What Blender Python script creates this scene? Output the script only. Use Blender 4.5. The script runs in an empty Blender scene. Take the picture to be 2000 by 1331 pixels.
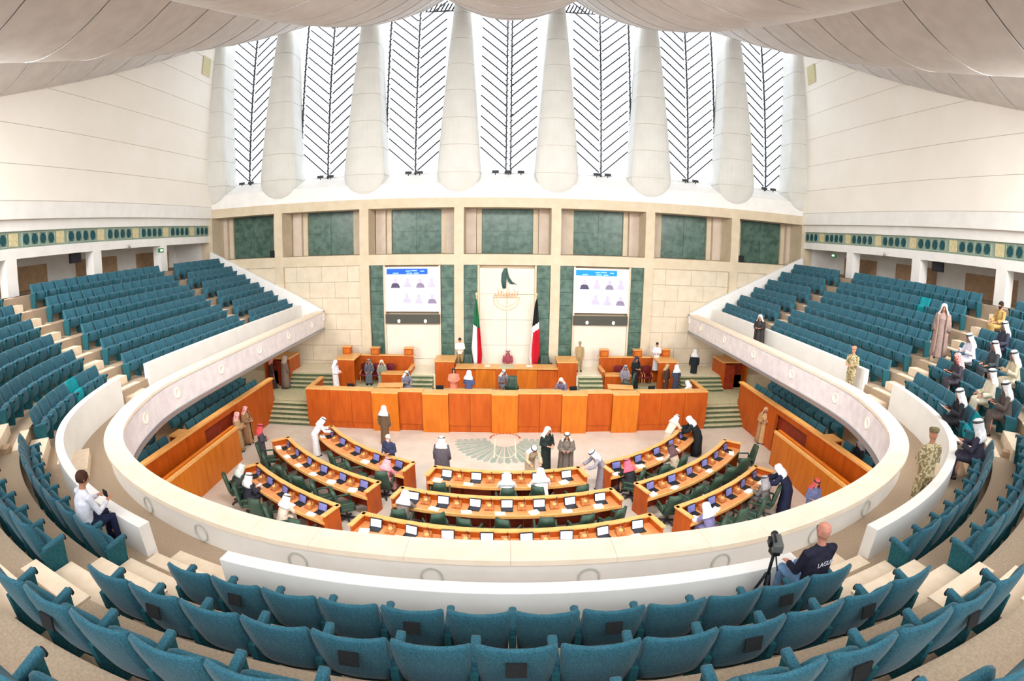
import bpy, bmesh, math, random
from mathutils import Vector, Matrix
from math import sin, cos, pi, radians, sqrt, atan2, hypot

random.seed(7)
SC = bpy.context.scene
COL = SC.collection

# ------------------------------------------------------------------ camera
# Real fisheye lens (equidistant).  World: eye of the camera at z = 0, +Y towards the dais, metres.
F_PX, TILT, ROLL, YAW, CX, K3 = 976.2543, 0.205, 0.0119, 0.0148, -0.0496, 0.0191
def _basis():
    c, s = cos(-YAW), sin(-YAW)
    rz = lambda v: Vector((c*v[0]-s*v[1], s*v[0]+c*v[1], v[2]))
    x = Vector((1, 0, 0)); up = Vector((0, sin(TILT), cos(TILT))); fw = Vector((0, cos(TILT), -sin(TILT)))
    r = x*cos(ROLL) + up*sin(ROLL); u = up*cos(ROLL) - x*sin(ROLL)
    return rz(r), rz(u), rz(fw)
RX, UX, FX = _basis()
EYE = Vector((CX, 0, 0))
cd = bpy.data.cameras.new('camera'); cam = bpy.data.objects.new('camera', cd); COL.objects.link(cam)
cam.matrix_world = Matrix(((RX.x, UX.x, -FX.x, EYE.x), (RX.y, UX.y, -FX.y, EYE.y), (RX.z, UX.z, -FX.z, EYE.z), (0, 0, 0, 1)))
cd.type = 'PANO'; cd.sensor_width = 36.0; cd.sensor_fit = 'HORIZONTAL'; cd.clip_start = .05; cd.clip_end = 500
cd.panorama_type = 'FISHEYE_LENS_POLYNOMIAL'
FMM = F_PX*36/2000
cd.fisheye_fov = pi*1.5
cd.fisheye_polynomial_k0 = 0
cd.fisheye_polynomial_k1 = -1/FMM
cd.fisheye_polynomial_k2 = 0
cd.fisheye_polynomial_k3 = K3/FMM**3
cd.fisheye_polynomial_k4 = 0
SC.camera = cam

def proj(P):
    d = Vector(P)-EYE; a, b, f = d.dot(RX), d.dot(UX), d.dot(FX)
    r = hypot(a, b); th = atan2(r, f); rr = F_PX*(th+K3*th**3)
    return (1000+a/max(r, 1e-9)*rr, 665.5-b/max(r, 1e-9)*rr)
def ray(u, v):
    a, b = u-1000, 665.5-v; rr = hypot(a, b); th = rr/F_PX
    for _ in range(12): th = rr/F_PX-K3*th**3
    return RX*(a/rr*sin(th))+UX*(b/rr*sin(th))+FX*cos(th)
def at(u, v, z):
    d = ray(u, v); return EYE+d*(z/d.z)
def aty(u, v, y):
    d = ray(u, v); return EYE+d*(y/d.y)

# ------------------------------------------------------------------ world, lamps, exposure
w = bpy.data.worlds.new('world'); SC.world = w; w.use_nodes = True
bg = w.node_tree.nodes['Background']; bg.inputs[0].default_value = (.93, .965, 1, 1); bg.inputs[1].default_value = 2.1
def area(name, loc, size, power, rot, color=(1, .985, .955), spread=180):
    l = bpy.data.lights.new(name, 'AREA'); l.shape = 'RECTANGLE'; l.size, l.size_y = size[0]*.9, size[1]*.9; l.energy = power; l.color = color
    l.spread = radians(spread)
    o = bpy.data.objects.new(name, l); COL.objects.link(o); o.location = Vector(loc)*.9; o.rotation_euler = rot; return o
area('added_fill', (0, 9.7, 5.75), (11, 2.0), 1150, (radians(48), 0, 0), spread=140)  # unseen area lamps added to brighten the hall; the ceiling has no such fittings
area('added_fill', (0, 4.0, 5.0), (20, 3.0), 300, (radians(25), 0, 0), spread=150)
area('added_fill', (0, -2.5, 3.6), (22, 3.5), 170, (radians(30), 0, 0), spread=150)
for sx in (-1, 1):
    area('added_fill', (sx*15.5, 6.0, 4.6), (5, 4), 720, (radians(62), radians(sx*38), 0), spread=130)  # unseen fill added on each side to lift the side walls
    for yy in (13, 18.5, 24.3):
        area('downlight', (sx*13.0, yy, -5.64), (1.6, 1.6), 20, (0, 0, 0), (1, .86, .7))
for k in range(7):
    o = area('window_portal', ((k-3)*5.8, 31.7, 9.5), (5.2, 13), 1, (radians(-90), 0, 0)); o.data.cycles.is_portal = True
SC.view_settings.view_transform = 'Standard'; SC.view_settings.look = 'None'
SC.view_settings.gamma = 1; SC.view_settings.use_curve_mapping = False
SC.view_settings.exposure = 0.68
SC.cycles.max_bounces = 7; SC.cycles.diffuse_bounces = 5; SC.cycles.glossy_bounces = 2; SC.cycles.transparent_max_bounces = 10
SC.cycles.sample_clamp_indirect = 6; SC.cycles.caustics_reflective = False; SC.cycles.caustics_refractive = False

# ------------------------------------------------------------------ materials
def lin(c):
    f = lambda v: v/12.92 if v <= .04045 else ((v+.055)/1.055)**2.4
    return tuple(f(x/255) for x in c)+(1,)
MATS = {}
def mat(name, rgb, rough=.6, rgb2=None, scale=8, spec=.3, bump=0, stretch=None, metal=0, emit=0, kind='noise', sheen=0):
    if name in MATS: return MATS[name]
    m = bpy.data.materials.new(name); m.use_nodes = True; nt = m.node_tree; b = nt.nodes['Principled BSDF']
    b.inputs['Base Color'].default_value = lin(rgb); b.inputs['Roughness'].default_value = rough
    b.inputs['Specular IOR Level'].default_value = spec; b.inputs['Metallic'].default_value = metal
    if sheen: b.inputs['Sheen Weight'].default_value = sheen; b.inputs['Sheen Roughness'].default_value = .4
    if emit:
        b.inputs['Emission Color'].default_value = lin(rgb); b.inputs['Emission Strength'].default_value = emit
    if rgb2 or bump:
        tc = nt.nodes.new('ShaderNodeTexCoord'); mp = nt.nodes.new('ShaderNodeMapping')
        nt.links.new(tc.outputs['Object'], mp.inputs[0])
        if stretch: mp.inputs['Scale'].default_value = stretch
        if kind == 'cell':
            n = nt.nodes.new('ShaderNodeTexVoronoi'); n.inputs['Scale'].default_value = scale; out = n.outputs['Color']
            n.inputs['Randomness'].default_value = 1
        else:
            n = nt.nodes.new('ShaderNodeTexNoise'); n.inputs['Scale'].default_value = scale; n.inputs['Detail'].default_value = 5; out = n.outputs[0]
        nt.links.new(mp.outputs[0], n.inputs['Vector'])
        if rgb2:
            r = nt.nodes.new('ShaderNodeValToRGB'); r.color_ramp.elements[0].position = .35; r.color_ramp.elements[1].position = .65
            r.color_ramp.elements[0].color = lin(rgb); r.color_ramp.elements[1].color = lin(rgb2)
            if kind == 'cell': r.color_ramp.interpolation = 'CONSTANT'; r.color_ramp.elements[1].position = .5
            nt.links.new(out, r.inputs[0]); nt.links.new(r.outputs[0], b.inputs['Base Color'])
        if bump:
            bp = nt.nodes.new('ShaderNodeBump'); bp.inputs['Strength'].default_value = bump; bp.inputs['Distance'].default_value = .02
            nt.links.new(out, bp.inputs['Height']); nt.links.new(bp.outputs[0], b.inputs['Normal'])
    MATS[name] = m; return m
TEAL = mat('teal_fabric', (40, 88, 104), .9, (62, 114, 132), 70, .15, .15, sheen=.2)
TEAL2 = mat('teal_fabric_bright', (20, 135, 145), .9, (40, 160, 170), 30, .15, .3)
TEALD = mat('teal_fabric_side', (34, 84, 94), .9, (46, 100, 108), 30, .15)
BLK = mat('black_plastic', (22, 26, 30), .5)
GRILLE = mat('speaker_mesh', (24, 28, 32), .7, (44, 46, 48), 160)
PLAST = mat('white_plaster', (238, 236, 232), .75, (244, 242, 239), 2, .2)
CREAMW = mat('cream_wall_panel', (246, 240, 230), .75, (249, 244, 236), .6, .2)
INNER = mat('cream_inner_panel', (226, 216, 200), .7, (232, 223, 209), 1.5, .2)
PIER = mat('pier_concrete', (212, 212, 206), .8, (219, 218, 213), 1.2, .2)
CANOPY = mat('canopy_concrete', (204, 199, 196), .85, (213, 208, 204), 2, .15)
JOINT = mat('joint_shadow_gap', (196, 186, 172), .9); JOINTC = mat('canopy_joint', (128, 120, 112), .9)
MARBLE = mat('white_marble', (236, 232, 233), .35, (222, 216, 220), 3, .5)
CAP = mat('cream_cap_stone', (240, 224, 202), .5, (246, 233, 214), 3, .4)
STONE = mat('beige_limestone', (214, 200, 176), .7, (223, 210, 188), 2.2, .3)
BEAM = mat('beige_beam', (208, 192, 164), .7, (217, 202, 177), 2, .3)
NICHE = mat('niche_stone', (205, 188, 172), .75, (214, 199, 184), 2, .2)
GREENM = mat('green_marble', (58, 86, 76), .3, (92, 120, 106), 3.5, .5)
GREENL = mat('pale_green_marble', (182, 180, 146), .4, (200, 196, 164), 5, .4)
GREEND = mat('dark_green_riser', (78, 92, 66), .4, (92, 106, 80), 5, .4)
WOOD = mat('orange_wood', (170, 72, 6), .45, (186, 86, 14), 3, .4, stretch=(1.6, 1.6, .35))
WOOD2 = mat('amber_wood', (190, 98, 14), .45, (204, 114, 24), 3, .4, stretch=(1.6, 1.6, .35))
WOODT = mat('light_wood_top', (222, 162, 90), .35, (232, 176, 108), 4, .4)
WOODD = mat('red_and_shaded_wood', (128, 42, 20), .5, (146, 54, 26), 4, .3)  # red doors and fittings; also paints in the shade on desk knee panels
CARPET = mat('beige_carpet', (166, 147, 126), .95, (182, 162, 140), 40, .1)
STEPL = mat('pale_step_stone', (232, 212, 186), .8, (240, 222, 198), 6, .2)
FLOORM = mat('cream_marble_floor', (204, 194, 181), .35, (213, 204, 192), 1.6, .5)
STEEL = mat('dark_steel', (58, 58, 62), .5)
DGREEN = mat('dark_green_leather', (38, 62, 48), .5, (50, 78, 62), 8, .5)
GOLD = mat('gold_mosaic', (200, 186, 140), .4, (220, 208, 168), 12, .5)
TEALS = mat('turquoise_slot', (16, 66, 74), .5, (24, 84, 92), 10)
FRAMEG = mat('grey_green_frame', (150, 168, 152), .6, (162, 180, 166), 6)
BROWNP = mat('brown_wall_panel', (172, 142, 112), .7, (186, 156, 126), 5)
PAPER = mat('white_paper', (245, 245, 240), .8)
SCRW = mat('screen_lit_white', (226, 226, 250), .5, emit=.55)
SCRB = mat('laptop_screen_blue', (104, 106, 172), .3, (140, 142, 200), 3)
SKIN = mat('skin', (190, 132, 104), .55, (200, 142, 114), 6)
HAIR = mat('dark_hair', (36, 26, 22), .7)
EYEM = mat('eye_dark', (20, 16, 14), .3)
LIP = mat('lips', (150, 84, 74), .5)
SHOE = mat('black_shoe', (26, 22, 20), .4)
CAMO = mat('camouflage_cloth', (140, 122, 88), .9, (196, 184, 146), 26, kind='cell')
SILVER = mat('brushed_metal', (170, 172, 176), .35, metal=.7)
def glassmat():
    m = bpy.data.materials.new('window_glass'); m.use_nodes = True; nt = m.node_tree; nt.nodes.clear()
    o = nt.nodes.new('ShaderNodeOutputMaterial'); mx = nt.nodes.new('ShaderNodeMixShader'); t = nt.nodes.new('ShaderNodeBsdfTransparent'); g = nt.nodes.new('ShaderNodeBsdfGlossy')
    t.inputs[0].default_value = (.95, .97, 1, 1); g.inputs['Roughness'].default_value = .05; mx.inputs[0].default_value = .06
    nt.links.new(t.outputs[0], mx.inputs[1]); nt.links.new(g.outputs[0], mx.inputs[2]); nt.links.new(mx.outputs[0], o.inputs[0]); return m
GLASS = glassmat()

# ------------------------------------------------------------------ helpers
U = .9     # scale about the camera; gallery and chamber groups get different factors (see below)
class MB:
    def __init__(s): s.v = []; s.f = []; s.m = []
    def add(s, vs, fs, mi=0):
        o = len(s.v); s.v += [tuple(v) for v in vs]; s.f += [tuple(i+o for i in f) for f in fs]; s.m += [mi]*len(fs); return s
    def box(s, x0, x1, y0, y1, z0, z1, mi=0):
        return s.add([(x0,y0,z0),(x1,y0,z0),(x1,y1,z0),(x0,y1,z0),(x0,y0,z1),(x1,y0,z1),(x1,y1,z1),(x0,y1,z1)],
            [(0,3,2,1),(4,5,6,7),(0,1,5,4),(1,2,6,5),(2,3,7,6),(3,0,4,7)], mi)
    def obox(s, c, sx, sy, sz, M=None, mi=0):
        M = M or Matrix.Identity(3); c = Vector(c)
        vs = [c+M@Vector((i*sx/2, j*sy/2, k*sz/2)) for k in (-1, 1) for i, j in ((-1,-1),(1,-1),(1,1),(-1,1))]
        return s.add(vs, [(0,3,2,1),(4,5,6,7),(0,1,5,4),(1,2,6,5),(2,3,7,6),(3,0,4,7)], mi)
    def bar(s, p, q, w, h=None, mi=0):
        p, q = Vector(p), Vector(q); d = q-p; L = d.length; z = d.normalized()
        x = Vector((0, 1, 0)).cross(z) if abs(z.y) < .95 else Vector((1, 0, 0)).cross(z)
        x.normalize(); y = z.cross(x); M = Matrix((x, y, z)).transposed()
        return s.obox((p+q)/2, w, h or w, L, M, mi)
    def prism(s, poly, z0, z1, mi=0):
        n = len(poly); vs = [(x, y, z0) for x, y in poly]+[(x, y, z1) for x, y in poly]
        return s.add(vs, [tuple(range(n-1, -1, -1)), tuple(range(n, 2*n))]+[(i, (i+1) % n, (i+1) % n+n, i+n) for i in range(n)], mi)
    def ring_loft(s, rings, mi=0, caps=True, closed=True):
        n = len(rings[0]); vs = [p for r in rings for p in r]; fs = []
        for k in range(len(rings)-1):
            for i in range(n if closed else n-1):
                j = (i+1) % n; fs.append((k*n+i, k*n+j, (k+1)*n+j, (k+1)*n+i))
        if caps and closed: fs += [tuple(range(n-1, -1, -1)), tuple(range((len(rings)-1)*n, len(rings)*n))]
        return s.add(vs, fs, mi)
    def tube(s, pts, rad, n=10, mi=0, ref=(1, 0, 0)):
        pts = [Vector(p) for p in pts]; rings = []; ref = Vector(ref)
        for k, p in enumerate(pts):
            t = (pts[min(k+1, len(pts)-1)]-pts[max(k-1, 0)]).normalized()
            x = ref-t*ref.dot(t)
            if x.length < .1: x = Vector((0, 1, 0))-t*t.y
            x.normalize(); y = t.cross(x); r = rad[k] if isinstance(rad, (list, tuple)) else rad
            rx, ry = r if isinstance(r, tuple) else (r, r)
            rings.append([p+x*rx*cos(a*2*pi/n)+y*ry*sin(a*2*pi/n) for a in range(n)])
        return s.ring_loft(rings, mi)
    def ball(s, c, r, n=10, mi=0):
        c = Vector(c); r = r if isinstance(r, tuple) else (r, r, r); rings = []
        for k in range(1, n):
            a = pi*k/n; rings.append([c+Vector((r[0]*sin(a)*cos(b*2*pi/(n+2)), r[1]*sin(a)*sin(b*2*pi/(n+2)), -r[2]*cos(a))) for b in range(n+2)])
        return s.ring_loft(rings, mi)
    def mesh(s, name, mats, smooth=False):
        me = bpy.data.meshes.new(name); me.from_pydata([(x*U, y*U, z*U) for x, y, z in s.v], [], s.f); me.update()
        for m in (mats if isinstance(mats, (list, tuple)) else [mats]): me.materials.append(m)
        if len(set(s.m)) > 1: me.polygons.foreach_set('material_index', s.m)
        if smooth: me.polygons.foreach_set('use_smooth', [True]*len(s.f))
        return me
    def build(s, name, mats, parent=None, smooth=False, loc=None, rz=0, bevel=0, segs=2):
        me = s.mesh(name, mats, smooth)
        if bevel: bevel_mesh(me, bevel*U, segs, smooth)
        return ob(name, me, parent, loc, rz)
def bevel_mesh(me, w, segs=2, smooth=True):
    bm = bmesh.new(); bm.from_mesh(me)
    bmesh.ops.bevel(bm, geom=[e for e in bm.edges if len(e.link_faces) == 2 and e.calc_face_angle(0) > .5], offset=w, segments=segs, affect='EDGES', profile=.6, clamp_overlap=True)
    bm.to_mesh(me); bm.free()
    if smooth:
        me.polygons.foreach_set('use_smooth', [True]*len(me.polygons))
def ob(name, me, parent=None, loc=None, rz=0):
    o = bpy.data.objects.new(name, me); COL.objects.link(o)
    if parent: o.parent = parent
    if loc is not None: o.location = Vector(loc)*U
    if rz: o.rotation_euler = (0, 0, rz)
    return o
def empty(name, label, cat, loc=(0, 0, 0), rz=0, group=None):
    o = ob(name, None, None, loc, rz); o.empty_display_size = .1; return tag(o, label, cat, group)
def tag(o, label=None, cat=None, group=None):
    if label: o['label'] = label
    if cat: o['category'] = cat
    if group: o['group'] = group
    return o
def struct(o, label=None):
    o['kind'] = 'structure'
    if label: o['label'] = label
    return o
def copy_tree(o, parent=None):
    c = o.copy(); COL.objects.link(c); c.parent = parent
    for ch in o.children: copy_tree(ch, c)
    return c
ORD = 'first second third fourth fifth sixth seventh eighth ninth tenth eleventh twelfth thirteenth fourteenth fifteenth sixteenth seventeenth eighteenth'.split()

# ------------------------------------------------------------------ plan curves
XC = .05
def catmull(P, n=12):
    out = []
    for i in range(len(P)-1):
        p0 = P[max(i-1, 0)]; p1 = P[i]; p2 = P[i+1]; p3 = P[min(i+2, len(P)-1)]
        for k in range(n):
            t = k/n
            out.append(tuple(.5*((2*p1[a])+(-p0[a]+p2[a])*t+(2*p0[a]-5*p1[a]+4*p2[a]-p3[a])*t*t+(-p0[a]+3*p1[a]-3*p2[a]+p3[a])*t**3) for a in (0, 1)))
    out.append(P[-1]); return out
HALF = [(0, 3.87), (2.2, 3.92), (4.1, 4.06), (5.64, 4.38), (7.3, 4.9), (9.0, 5.68), (10.6, 6.75), (11.85, 8.05), (12.8, 9.65), (13.45, 11.4), (13.85, 13.0), (14, 15), (14, 18), (14, 22), (14, 26), (14, 29.9)]
_h = catmull(HALF)
BASE = [Vector((XC-x, y)) for x, y in reversed(_h)]+[Vector((XC+x, y)) for x, y in _h[1:]]
for _ in range(20):
    BASE = [BASE[0]]+[(BASE[i-1]+BASE[i]*2+BASE[i+1])/4 for i in range(1, len(BASE)-1)]+[BASE[-1]]
NRM = []
for i in range(len(BASE)):
    t = (BASE[min(i+1, len(BASE)-1)]-BASE[max(i-1, 0)]).normalized(); NRM.append(Vector((t.y, -t.x)))   # outward
NRM[0] = Vector((-1, 0)); NRM[-1] = Vector((1, 0))
def off(d, pts=None): return [BASE[i]+NRM[i]*d for i in (pts or range(len(BASE)))]
# strip between two offset curves
def ribbon(mb, d0, d1, z, idx=None, mi=0):
    A = off(d0, idx); B = off(d1, idx); n = len(A)
    mb.add([(p.x, p.y, z) for p in A]+[(p.x, p.y, z) for p in B], [(i, i+n, i+n+1, i+1) for i in range(n-1)], mi)
def wallrib(mb, d, z0, z1, idx=None, mi=0):
    A = off(d, idx); n = len(A)
    mb.add([(p.x, p.y, z0) for p in A]+[(p.x, p.y, z1) for p in A], [(i, i+1, i+1+n, i+n) for i in range(n-1)], mi)
def solid(mb, d0, d1, z0, z1, idx=None, mi=0):
    A = off(d0, idx); B = off(d1, idx); rings = [[(a.x, a.y, z0), (b.x, b.y, z0), (b.x, b.y, z1), (a.x, a.y, z1)] for a, b in zip(A, B)]
    mb.ring_loft(rings, mi)
FL0, RISE = -4.55, .55
ZF, ZRIM, ZCOR = -8.3, -4.4, -5.0
def idx_between(f):  # indices of BASE points satisfying f
    return [i for i in range(len(BASE)) if f(BASE[i])]

#@@SHELL
# ------------------------------------------------------------------ floors
fl = MB().box(-24, 24, 4, 31, ZF*1.05/.9-.3, ZF*1.05/.9).build('floor', FLOORM); struct(fl, 'cream marble floor of the chamber')
# ceiling: sagging concrete shells
def zc(x, y, c):
    d = y-29.3; return 13.9+.585*d+.009*d*d+.14*(x-c)**2
LOBES = [XC+s*v for s, v in ((-1, 20.1), (-1, 13.5), (-1, 6.85), (0, 0), (1, 6.85), (1, 13.5), (1, 20.1))]
EDG = [-22.6, -16.85, -10.2, -3.42, 3.42, 10.2, 16.85, 22.6]
ceil = MB()
for k, c in enumerate(LOBES):
    xs = [EDG[k]+(EDG[k+1]-EDG[k])*t/16 for t in range(17)]; ys = [-3+t*32.3/20 for t in range(21)]
    ceil.ring_loft([[(x, y, zc(x, y, c)+.09) for x in xs] for y in ys], closed=False)
ceil = struct(ceil.build('ceiling', JOINTC, smooth=True), 'billowing concrete canopy ceiling with curved seams')
for k, c in enumerate(LOBES):
    xs = [EDG[k]+(EDG[k+1]-EDG[k])*t/16 for t in range(17)]
    yy = [-3, 1, 4.5, 7.5, 10.2, 12.7, 15, 17.2, 19.4, 21.6, 23.8, 26.0, 28.0, 29.3]
    for a, b in zip(yy[:-1], yy[1:]):
        if b < 5: continue
        bow = lambda x: .55*((x-c)/3.4)**2
        m = MB(); m.ring_loft([[(x, a+.025+(b-a-.05)*t/3, zc(x, a+(b-a)*t/3, c)) for x in xs] for t in range(4)], closed=False)
        m.ring_loft([[(x, a+.025, zc(x, a, c)), (x, a+.025, zc(x, a, c)+.09)] for x in xs], closed=False)
        m.ring_loft([[(x, b-.025, zc(x, b, c)), (x, b-.025, zc(x, b, c)+.09)] for x in xs], closed=False)
        m.build('ceiling_panel', CANOPY, ceil, smooth=True)
# front edge lip of each lobe
for k, c in enumerate(LOBES):
    xs = [EDG[k]+(EDG[k+1]-EDG[k])*t/16 for t in range(17)]
    MB().ring_loft([[(x, 29.3, zc(x, 29.3, c)), (x, 29.42, zc(x, 29.3, c)), (x, 29.42, zc(x, 29.3, c)+.3), (x, 29.3, zc(x, 29.3, c)+.3)] for x in xs]).build('ceiling_edge', CANOPY, ceil, smooth=True)

# side walls, upper: horizontal courses
ZJ = [1.84, 2.6, 4.1, 5.75, 7.55, 9.2, 10.9, 12.6, 14.4, 17]
for s, nm in ((-1, 'wall_left'), (1, 'wall_right')):
    X = XC+s*19.7
    wl = MB().box(min(X+s*.03, X+s*.5), max(X+s*.03, X+s*.5), -4, 31.6, 1.84, 17).build(nm, JOINT)
    struct(wl, 'tall cream side wall with faint horizontal joints')
    for a, b in zip(ZJ[:-1], ZJ[1:]):
        MB().box(min(X, X+s*.06), max(X, X+s*.06), -4, 31.4, a+.012, b-.012).build('wall_panel', CREAMW if a > 2 else PLAST, wl)
    # beam, turquoise screen band, columns, passage wall
    Xi = XC+s*19.9; Xo = Xi+s*.5
    tr = struct(MB().box(min(Xi, Xo), max(Xi, Xo), -4, 30, .25, .68).build('trim_1' if s < 0 else 'trim_2', PLAST), 'white beam carrying the turquoise screen band')
    MB().box(min(Xi, Xo), max(Xi, Xo), -4, 30, 1.38, 1.84).build('upper_beam', PLAST, tr)
    MB().box(min(Xi+s*.12, Xo), max(Xi+s*.12, Xo), -4, 30, .68, 1.38).build('screen_backing', FRAMEG, tr)
    sq = MB().box(-.03, .03, -.25, .25, -.27, .27).mesh('gold_panel', GOLD)
    fr = MB(); fr.box(-.03, .03, -.24, .24, -.29, -.25); fr.box(-.03, .03, -.24, .24, .25, .29); fr.box(-.03, .03, -.24, -.2, -.29, .29); fr.box(-.03, .03, .2, .24, -.29, .29); fr = fr.mesh('pane_frame', FRAMEG)
    oc = MB().ring_loft([[(x, .15*cos(a*pi/4+pi/8), .235*sin(a*pi/4+pi/8)) for a in range(8)] for x in (-.02, .02)]).mesh('turquoise_slot', TEALS)
    k = 0; y = 8.4
    while y < 29.5:
        g = ob('gold_panel', sq, tr, (Xi+s*.1, y, 1.03))
        for q in range(4):
            yy = y+.62+q*.5+.1
            if yy < 29.9:
                f = ob('screen_pane', fr, tr, (Xi+s*.1, yy, 1.03)); ob('turquoise_slot', oc, f, (-s*.02, 0, 0))
        y += 2.8
    for yc in (2.5, 8.1, 13.75, 19.2, 24.85):
        struct(MB().box(min(Xi, Xi+s*.6), max(Xi, Xi+s*.6), yc-.3, yc+.3, -1.4, .25).build('trim_column', PLAST), 'white column behind the top row of seats')
    struct(MB().box(min(Xi+s*3, Xi+s*3.3), max(Xi+s*3, Xi+s*3.3), -4, 31, -1.6, 1.84).build('wall_passage_left' if s < 0 else 'wall_passage_right', PLAST), 'wall at the back of the passage behind the columns')
    wp = bpy.data.objects['wall_passage_left' if s < 0 else 'wall_passage_right']
    for yc in (10.9, 16.4, 22, 27.3):
        MB().box(min(Xi+s*2.9, Xi+s*3), max(Xi+s*2.9, Xi+s*3), yc-1.7, yc+1.7, -1.4, -.1).build('timber_panel', BROWNP, wp)
    struct(MB().box(min(Xi+s*-.3, Xi+s*3.2), max(Xi+s*-.3, Xi+s*3.2), -4, 31, -1.5, -1.25).build('floor_passage', CARPET), 'carpeted passage behind the top seats')
    struct(MB().box(min(Xi+s*.5, Xi+s*3.2), max(Xi+s*.5, Xi+s*3.2), -4, 31, .6, .8).build('ceiling_passage', PLAST), 'low ceiling over the passage')
    struct(MB().box(min(Xi, Xi+s*3.3), max(Xi, Xi+s*3.3), 30.0, 30.4, -1.6, 1.84).build('wall_passage_end', PLAST), 'end wall of the passage')
    # exit sign and loudspeaker on the columns
    e = empty('exit_sign', 'green lit exit sign by the column, %s gallery' % ('left' if s < 0 else 'right'), 'sign', (XC+s*19.7, 24.3 if s < 0 else 26.2, -.02))
    MB().box(-.04, .04, -.22, .22, -.12, .12).build('sign_case', mat('sign_green', (40, 120, 80), .4), e)
    MB().box(-.05, .05, -.1, .14, -.05, .05).build('sign_light', mat('sign_light', (215, 255, 190), .4, emit=1.2), e)
    e = empty('television', 'small black television hung under the beam, %s gallery' % ('left' if s < 0 else 'right'), 'television', (XC+s*20.2, 17.9, .02))
    MB().box(-.06, .06, -.38, .38, -.24, .22).build('case', BLK, e, bevel=.02); MB().box(-s*.07-.005, -s*.07+.005, -.34, .34, -.2, .18).build('screen', mat('screen_off', (40, 36, 46), .2), e)
    MB().box(-.02, .02, -.02, .02, .22, .3).build('bracket', STEEL, e)
    e = empty('surveillance_camera', 'small dome camera hung from the white beam, %s gallery' % ('left' if s < 0 else 'right'), 'camera', (XC+s*19.78, 21.6, .3))
    MB().tube([(0, 0, .14), (0, 0, 0)], .05).build('mount', SILVER, e); MB().ball((0, 0, -.02), .08).build('dome', mat('dome', (150, 130, 130), .2), e, smooth=True)
    e = empty('wall_grille', 'pale square air grille high on the %s side wall' % ('left' if s < 0 else 'right'), 'grille', (XC+s*19.66, 28.6, 12.0))
    MB().box(-.03, .03, -.45, .45, -.65, .65).build('frame', GOLD, e)
    for q in range(8): MB().box(-.05, .05, -.4, .4, -.56+q*.15, -.5+q*.15).build('slat', mat('grille_slat', (206, 204, 160), .6), e)

# ------------------------------------------------------------------ window wall (far end)
WY = 30.0
wf = MB().box(-20.3, 20.4, WY+.02, WY+.5, 2.43, 3.3)
wf.add([(-20.3, WY+.02, 3.3), (20.4, WY+.02, 3.3), (20.4, WY+1.5, 4.1), (-20.3, WY+1.5, 4.1)], [(0, 1, 2, 3)])
wf = struct(wf.build('wall_front', PLAST), 'window wall at the far end of the chamber')
def hw(z): return 1.3-.072*(z-4) if z > 4 else 1.3*sqrt(max(0, 1-((4-z)/1.25)**2))
def pr(z): return .5*min(1, max(0, (z-2.75)/1.6))**.7
def pier(xc):
    ZP = [2.75, 3.94, 5.6, 7.27, 9.0, 10.7, 12.4, 14.2, 17.5]
    core = MB(); rings = []
    for z in [2.8+i*.4 for i in range(37)]:
        h = max(hw(z)-.03, .01); p = max(pr(z)-.03, .005)
        rings.append([(xc+h*cos(a*pi/12), WY+.02-p*sin(a*pi/12), z) for a in range(13)]+[(xc-h, WY+1.35, z), (xc+h, WY+1.35, z)])
    co = core.ring_loft(rings).build('pier', JOINT, wf)
    for a, b in zip(ZP[:-1], ZP[1:]):
        zs = [a+.015+(b-a-.03)*t/6 for t in range(7)]
        MB().ring_loft([[(xc+max(hw(z), .01)*cos(q*pi/12), WY+.02-pr(z)*sin(q*pi/12), z) for q in range(13)]+[(xc-max(hw(z), .01), WY+1.4, z), (xc+max(hw(z), .01), WY+1.4, z)] for z in zs]).build('pier_course', PIER, co, smooth=False)
for xc in (-19.7, -14.5, -8.7, -2.9, 2.95, 8.75, 14.55, 19.8): pier(xc)
barL = MB().bar((-1.75, 0, 1.45), (-.12, 0, 0), .085, .06).mesh('glazing_bar', STEEL)
barR = MB().bar((1.75, 0, 1.45), (.12, 0, 0), .085, .06).mesh('glazing_bar', STEEL)
pane = MB().box(-1.0, 1.0, -.012, .012, -.98, .98).mesh('pane', GLASS)
trs = MB().bar((-.0, 0, -6.6), (0, 0, 6.6), .09, .1)
for i in range(33): trs.bar((-.1, 0, -6.5+i*.4), (.1, 0, -6.3+i*.4), .05)
trs = trs.mesh('mullion', STEEL)
horz = MB().box(-2.05, 2.05, -.03, .03, -.012, .012).mesh('transom', mat('pale_frame', (178, 184, 196), .5))
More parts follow.
